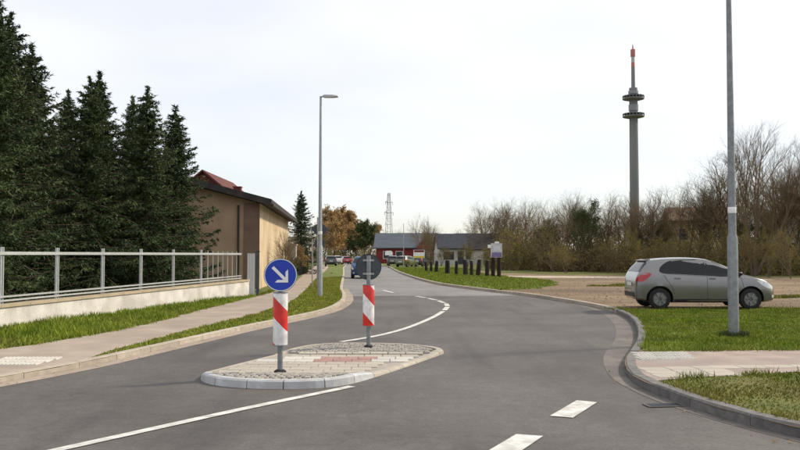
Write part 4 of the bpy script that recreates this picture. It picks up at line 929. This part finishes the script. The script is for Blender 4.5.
# front of the belt: read off the skyline from left to right (image column, skyline row, metres away)
SKY_ = [(478, 209, 158), (490, 205, 155), (503, 202, 150), (516, 201, 96), (530, 205, 90), (543, 203, 84), (556, 196, 82), (566, 193, 84), (580, 197, 88), (604, 197, 80), (618, 200, 84), (630, 200, 78), (642, 196, 80), (654, 193, 76), (666, 192, 79),
        (678, 187, 74), (690, 189, 76), (701, 181, 72), (713, 176, 70), (724, 164, 68), (738, 150, 66), (773, 150, 64), (783, 160, 62), (792, 152, 66), (803, 148, 62), (815, 160, 60), (830, 150, 64), (850, 165, 62)]
for i, (px, py, d) in enumerate(SKY_):
    x = (px-400)/800*d
    lb = (ORD[i]+' leafless tree rightwards from the notice board, low end of the belt' if i < 7 else ORD[i-7]+' leafless front tree rightwards from the low end of the belt' if px < 728 else ORD[i-20]+' leafless tree rightwards from the lamp pole, not counting the tallest')
    place(BARE, i % 5, (round(x, 2), d, ZR), zat(py-5, d), i*1.7, lb, 'tree', 'leafless trees', rt.uniform(.8, 1.05), 'bare_tree')
for i in range(26):       # second row, deeper in the belt
    px = 518+i*13.2; d = rt.uniform(88, 112); x = (px-400)/800*d; py = np.interp(px, [470, 560, 660, 720, 850], [216, 204, 203, 190, 185])+rt.uniform(-4, 8)
    place(BARE, (i*2+1) % 5, (round(x, 2), d, ZR), zat(py, d), i*2.3, 'leafless tree deep in the belt behind the front trees', 'tree', 'leafless trees deep in the belt', rt.uniform(.8, 1.1), 'bare_tree')
place(PIN, 0, (18.9, 79, ZR), zat(203, 79), .5, 'dark green pine among the bare trees left of the radio tower', 'tree', 'dark green pines in the belt', .75, 'pine_tree')
for px, py, d, lb in ((548, 222, 86, 'small dark green pine at the low left end of the tree belt'), (652, 218, 80, 'dark green pine just right of the radio tower foot'), (745, 214, 66, 'dark green pine just right of the lamp pole'), (778, 206, 72, 'dark green pine near the right edge beside the tallest bare tree')):
    place(PIN, 0, (round((px-400)/800*d, 2), d, ZR), zat(py, d), px*.37, lb, 'tree', 'dark green pines in the belt', .8, 'pine_tree')
for i, (px, py, d) in enumerate(((512, 236, 82), (552, 228, 74), (566, 238, 70), (608, 236, 70), (625, 226, 74), (640, 238, 68), (662, 232, 66), (676, 240, 64), (706, 236, 64), (728, 228, 60), (742, 236, 56), (768, 232, 56), (790, 238, 54))):
    place(OLV, 0, (round((px-400)/800*d, 2), d, ZR), zat(py+rt.uniform(-9, 7), d), i*1.1, ORD[i]+' olive budding small tree from the left at the belt edge', 'tree', 'small budding trees at the belt edge', rt.uniform(.6, 1.3), 'budding_tree')
# left: copper trees, evergreen, trees by the houses
for i, (px, py, d, k) in enumerate(((324, 222, 196, 0), (333, 212, 214, 1), (345, 209, 220, 0), (357, 214, 224, 1), (368, 224, 232, 0), (340, 224, 236, 1), (352, 226, 210, 0))):
    place(AUT, k, (round((px-400)/800*d, 2), d, ZL), zat(py, d), i*1.9, ['leftmost copper-leaved tree at the end of the road', 'copper-leaved tree left of the tallest copper one', 'tallest copper-leaved tree above the far end of the road', 'copper-leaved tree right of the tallest copper one', 'copper-leaved tree furthest right, beside the dark evergreen', 'low copper-leaved tree behind the gap left of the tallest', 'low copper-leaved tree in front of the tallest one'][i], 'tree', 'copper-leaved trees', 1.05, 'copper_leaved_tree')
place(EVG, 0, (-7.4, 168, ZR), zat(222, 168), 1.0, 'round dark evergreen tree left of the red building', 'tree', None, .95, 'evergreen_tree')
for i, (px, py, d) in enumerate(((424, 212, 118), (432, 216, 121), (428, 222, 116))):
    place(BARE, (i+1) % 5, (round((px-400)/800*d, 2), d, ZR), zat(py, d), i*2.0, ['tall bare tree left of a pair between red building and white house', 'tall bare tree right of a pair between red building and white house', 'lower bare tree in front of the pair by the red building'][i], 'tree', 'leafless trees', .7, 'bare_tree')
for i, (px, py, d) in enumerate(((398, 229, 190), (410, 227, 195), (440, 228, 180), (450, 230, 185), (462, 229, 175), (472, 220, 150), (482, 208, 140), (494, 206, 135), (318, 222, 140), (312, 230, 120))):
    place(BARE, i % 5, (round((px-400)/800*d, 2), d, ZR), zat(py, d), i*1.4, 'faint leafless tree far behind the houses', 'tree', 'faint leafless trees behind the houses', .9, 'bare_tree')
for px, py, d, lb in ((441, 246, 112, 'low budding shrub at the left corner of the white bungalow'), (468, 243, 110, 'budding shrub hiding the wall between the two white bungalows'), (484, 247, 112, 'low budding shrub left of the notice board, before the brown roof')):
    place(OLV, 0, (round((px-400)/800*d, 2), d, ZR), zat(py, d), px*.31, lb, 'shrub', 'budding shrubs before the bungalows', 1.0, 'budding_shrub')
place(BARE, 3, (-6.15, 43.0, ZL), 3.4, .7, 'thin leafless sapling in front of the cream house wall', 'tree', None, .75, 'bare_sapling')
place(BARE, 1, (-6.5, 49.0, ZL), 3.2, 1.9, 'leafless sapling near the far end of the cream house wall', 'tree', None, .7, 'bare_sapling')
place(AUT, 1, (-8.2, 66, ZL), 2.5, .4, 'orange shrub at the foot of the lone slim spruce', 'shrub', None, 1.0, 'orange_shrub')
place(EVG, 0, (-7.6, 56.5, ZL), 1.5, .4, 'low green bush by the pavement before the white pillar', 'bush', None, 1.1, 'green_bush')

# thicket at the foot of the belt and far woodland: no one could count these
def thicket(label, name, line, n, hmin, hmax, depth, lf, size, m, seed, z0):
    rg = np.random.default_rng(seed); L = np.array(smooth_line(line, .5)); i = rg.integers(0, len(L), n)
    C = np.stack([L[i, 0]+rg.normal(size=n)*.5, L[i, 1]+rg.uniform(0, depth, n), np.full(n, z0)], 1); H = rg.uniform(hmin, hmax, n)*rg.uniform(.7, 1.2, n)
    u = rg.random((n, lf)); a = rg.uniform(0, 2*np.pi, (n, lf)); r = np.sqrt(rg.random((n, lf)))*(.35+.5*H[:, None]*.5)*(1.1-u*.55)
    O = C[:, None]+np.stack([r*np.cos(a), r*np.sin(a), u*H[:, None]], 2); O = O.reshape(-1, 3)
    D = rg.normal(size=O.shape)*[1, 1, .6]+[0, 0, .8]; D /= np.linalg.norm(D, axis=1, keepdims=True)
    V = needle_tris(rg, O, D, np.full(len(O), .1), 1, size, size*.22)
    ns = 10; S = C[:, None]+rg.normal(size=(n, ns, 3))*[.25, .25, 0]; T = S+np.concatenate([rg.normal(size=(n, ns, 2))*.35, np.ones((n, ns, 1))], 2)*H[:, None, None]*rg.uniform(.7, 1.15, (n, ns, 1))
    w = np.array([.028, .0, 0]); V2 = np.stack([S-w, S+w, T], 2).reshape(-1, 3)
    mi = np.concatenate([np.zeros(len(V)//3, np.int32), np.ones(len(V2)//3, np.int32)])
    o = tri_mesh(name, np.concatenate([V, V2]), [m, M_TWIG], mi=mi); return tag(o, label, 'undergrowth', kind='stuff')
thicket('brown leafless undergrowth along the foot of the tree belt', 'undergrowth', [(11, 85), (15, 76), (22, 68), (29, 60), (36, 54), (50, 48), (75, 42)], 520, .7, 2.6, 12, 190, .22, M_THICK, 3, ZR)
thicket('taller brown scrub deep inside the tree belt', 'undergrowth', [(13.5, 104), (20, 98), (36, 93), (60, 82), (85, 70)], 330, 2.5, 5.2, 18, 230, .30, M_THICK, 4, ZR)
thicket('distant woodland closing the horizon', 'far_woodland', [(-420, 330), (-160, 400), (-45, 420), (40, 430), (180, 400), (420, 330)], 1500, 3.5, 9.0, 70, 60, 1.0, M_THICK, 5, 0)
thicket('scrub along the far left roadside', 'undergrowth', [(-15, 100), (-18, 130), (-24, 170), (-34, 220)], 160, 1.2, 3.2, 8, 160, .3, M_THICK, 6, ZL)
thicket('low scrub around the far houses on the right', 'undergrowth', [(-3.5, 172), (4, 150), (7, 138), (20, 127)], 90, .7, 1.8, 6, 150, .25, M_BUSH, 8, ZR)

# ------------------------------------------------------------------ loose stones and weeds on the lot
rg_ = np.random.default_rng(77); n_ = 2500
LOT = [(6.6, 25), (12, 25.5), (20, 26.5), (30, 28), (32, 45), (22, 59), (12, 60), (9.6, 52), (9.2, 45), (7.6, 39), (5.4, 35)]
X_ = rg_.uniform(5, 32, n_*2); Y_ = 24+36*rg_.random(n_*2)**1.6; k_ = inside(LOT, X_, Y_); X_, Y_ = X_[k_], Y_[k_]; n_ = len(X_); S_ = rg_.uniform(.012, .05, n_)*rg_.uniform(.5, 1.3, n_)
B_ = np.stack([X_, Y_, np.full(n_, ZR+.012)], 1); a_ = rg_.uniform(0, 6.28, n_)
cs = [np.stack([np.cos(a_+t), np.sin(a_+t), np.zeros(n_)], 1)*S_[:, None] for t in (0, 2.1, 4.2)]; top_ = B_+np.array([0, 0, 1])*S_[:, None]*.8
tag(tri_mesh('loose_stones', np.stack([B_+cs[0], B_+cs[1], top_, B_+cs[1], B_+cs[2], top_, B_+cs[2], B_+cs[0], top_], 1), mat('lot_stone', (.16, .12, .095), (.34, .28, .23), scale=2.5, rough=.95)), 'loose stones scattered over the gravel lot', 'stones', kind='stuff')
# ------------------------------------------------------------------ grass
gl1 = list(pin)[::1]; gl1 = [p for p in gl1 if p[1] < 60]+list(reversed([p for p in reversed(offset(LKs, -.17)) if 12.7 < p[1] < 60]))[::1]
VL = [p for p in pin if p[1] < 58]+[p for p in offset(LKs, -.17) if 12.8 < p[1] < 58]
grass('narrow grass verge between left pavement and kerb', VL, 60000, .03, .08, ZL, M_VERGE, 1)
WL = [p for p in pout if 12.2 < p[1] < 36]+[(-5.75, 31.8)]+[wp(t, .04) for t in (wl, wl*.75, wl*.5, wl*.25, 0, -6)]
grass('longer green grass along the foot of the garden wall', WL, 30000, .05, .19, ZL, M_BLADE, 2, .35)
grass('green lawn on the right round the lamp pole', [p for p in GA if p[0] < 19], 120000, .03, .095, ZR, M_BLADE, 3)
grass('dry grass patch inside the right kerb corner', [p for p in GB if p[0] < 12], 42000, .03, .085, ZR, M_BLADED, 4)
grass('grass with the row of dark posts', [p for p in GC if p[1] < 100], 50000, .05, .14, ZR, M_BLADE, 5)
grass('tuft of long grass round the lamp foot', [(6.52+.26*math.cos(a/3), 15.69+.2*math.sin(a/3)) for a in range(19)], 900, .06, .17, ZR, M_BUSH, 6)
for k_, P_ in enumerate(([(11.5, 30), (14, 29.4), (15.5, 30.4), (13, 31)], [(9.5, 41), (12.5, 40), (15, 41.5), (12, 43)], [(17, 34), (23, 33), (26, 35), (20, 36.5)], [(14, 27.2), (17.5, 27), (18.5, 28), (15, 28.2)])):
    grass(['sparse weeds on the gravel just behind the hatchback roof', 'sparse weeds on the gravel left of the hatchback', 'sparse weeds on the gravel beyond the hatchback nose', 'weeds on the gravel at the hatchback bonnet'][k_], P_, 4000, .04, .16, ZR, M_BLADED, 30+k_)

def edge_tufts(label, line, n, h0, h1, z, m, seed, w):
    rg = np.random.default_rng(seed); L = np.array(smooth_line(line, .12)); i = rg.integers(0, len(L), n)
    keep = (np.sin(L[i, 0]*5.1+L[i, 1]*3.7)+np.sin(L[i, 0]*1.9-L[i, 1]*6.3)+rg.normal(size=n)*.5) > -.2; i = i[keep]; k = len(i)
    B = np.stack([L[i, 0]+rg.normal(size=k)*w, L[i, 1]+rg.normal(size=k)*w, np.full(k, z)], 1); a = rg.uniform(0, 6.28, k); t = np.stack([np.cos(a), np.sin(a), np.zeros(k)], 1)*rg.uniform(.004, .010, k)[:, None]
    T = B+np.stack([rg.normal(size=k)*.04, rg.normal(size=k)*.04, rg.uniform(h0, h1, k)], 1)
    tag(tri_mesh('grass', np.stack([B-t, B+t, T], 1), m), label, 'grass', kind='stuff')
edge_tufts('ragged grass tufts along the right pavement edges', [(4.05, 13.25), (6.7, 13.45), (12, 13.85), (17, 14.2)], 2200, .03, .11, ZR, M_BLADE, 51, .05)
edge_tufts('ragged dry tufts at the near edge of the right pavement', [(3.6, 10.42), (5.4, 10.98), (8, 11.55), (11, 11.9)], 2200, .03, .12, ZR, M_BLADED, 52, .05)
edge_tufts('ragged tufts creeping over the left pavement edge', [p for p in PO_ if 12 < p[1] < 46], 3600, .03, .13, ZL, M_BLADE, 53, .07)
edge_tufts('ragged tufts behind the right kerb', [p for p in offset(RKs, .17) if 13.6 < p[1] < 24], 1500, .03, .12, ZR, M_BLADE, 54, .04)
edge_tufts('ragged dry tufts behind the near right kerb', [p for p in offset(RKs, .17) if p[1] < 10 and p[0] < 9], 1800, .03, .11, ZR, M_BLADED, 55, .03)
edge_tufts('weeds along the worn edge of the lawn by the hatchback', [(6.5, 23.5), (9, 23.6), (12.5, 24.2), (18, 25.3)], 2600, .04, .16, ZR, M_BLADED, 56, .22)
# fallen leaves and grit along the kerbs
rg_ = np.random.default_rng(91); L_ = [p for p in offset(LKs, .16) if p[1] < 40]+[p for p in offset(RKs, -.12) if p[1] < 30 and p[0] < 12]; n_ = 1500
i_ = rg_.integers(0, len(L_), n_); C_ = np.array(L_)[i_]+rg_.normal(size=(n_, 2))*[.16, .3]; s_ = rg_.uniform(.006, .028, n_)[:, None]
d_ = rg_.normal(size=(n_, 3))*[1, 1, .15]; d_ /= np.linalg.norm(d_, axis=1, keepdims=True); w_ = np.cross(d_, [0, 0, 1.0]); B_ = np.concatenate([C_, np.full((n_, 1), .014)], 1)
tag(tri_mesh('fallen_leaves', np.stack([B_-d_*s_, B_+w_*s_*.5, B_+d_*s_, B_-w_*s_*.5], 1), mat('dead_leaf', (.10, .062, .03), (.24, .16, .08), scale=3, rough=.9), quads=True), 'dead leaves and grit lying along the kerbs', 'leaves', kind='stuff')
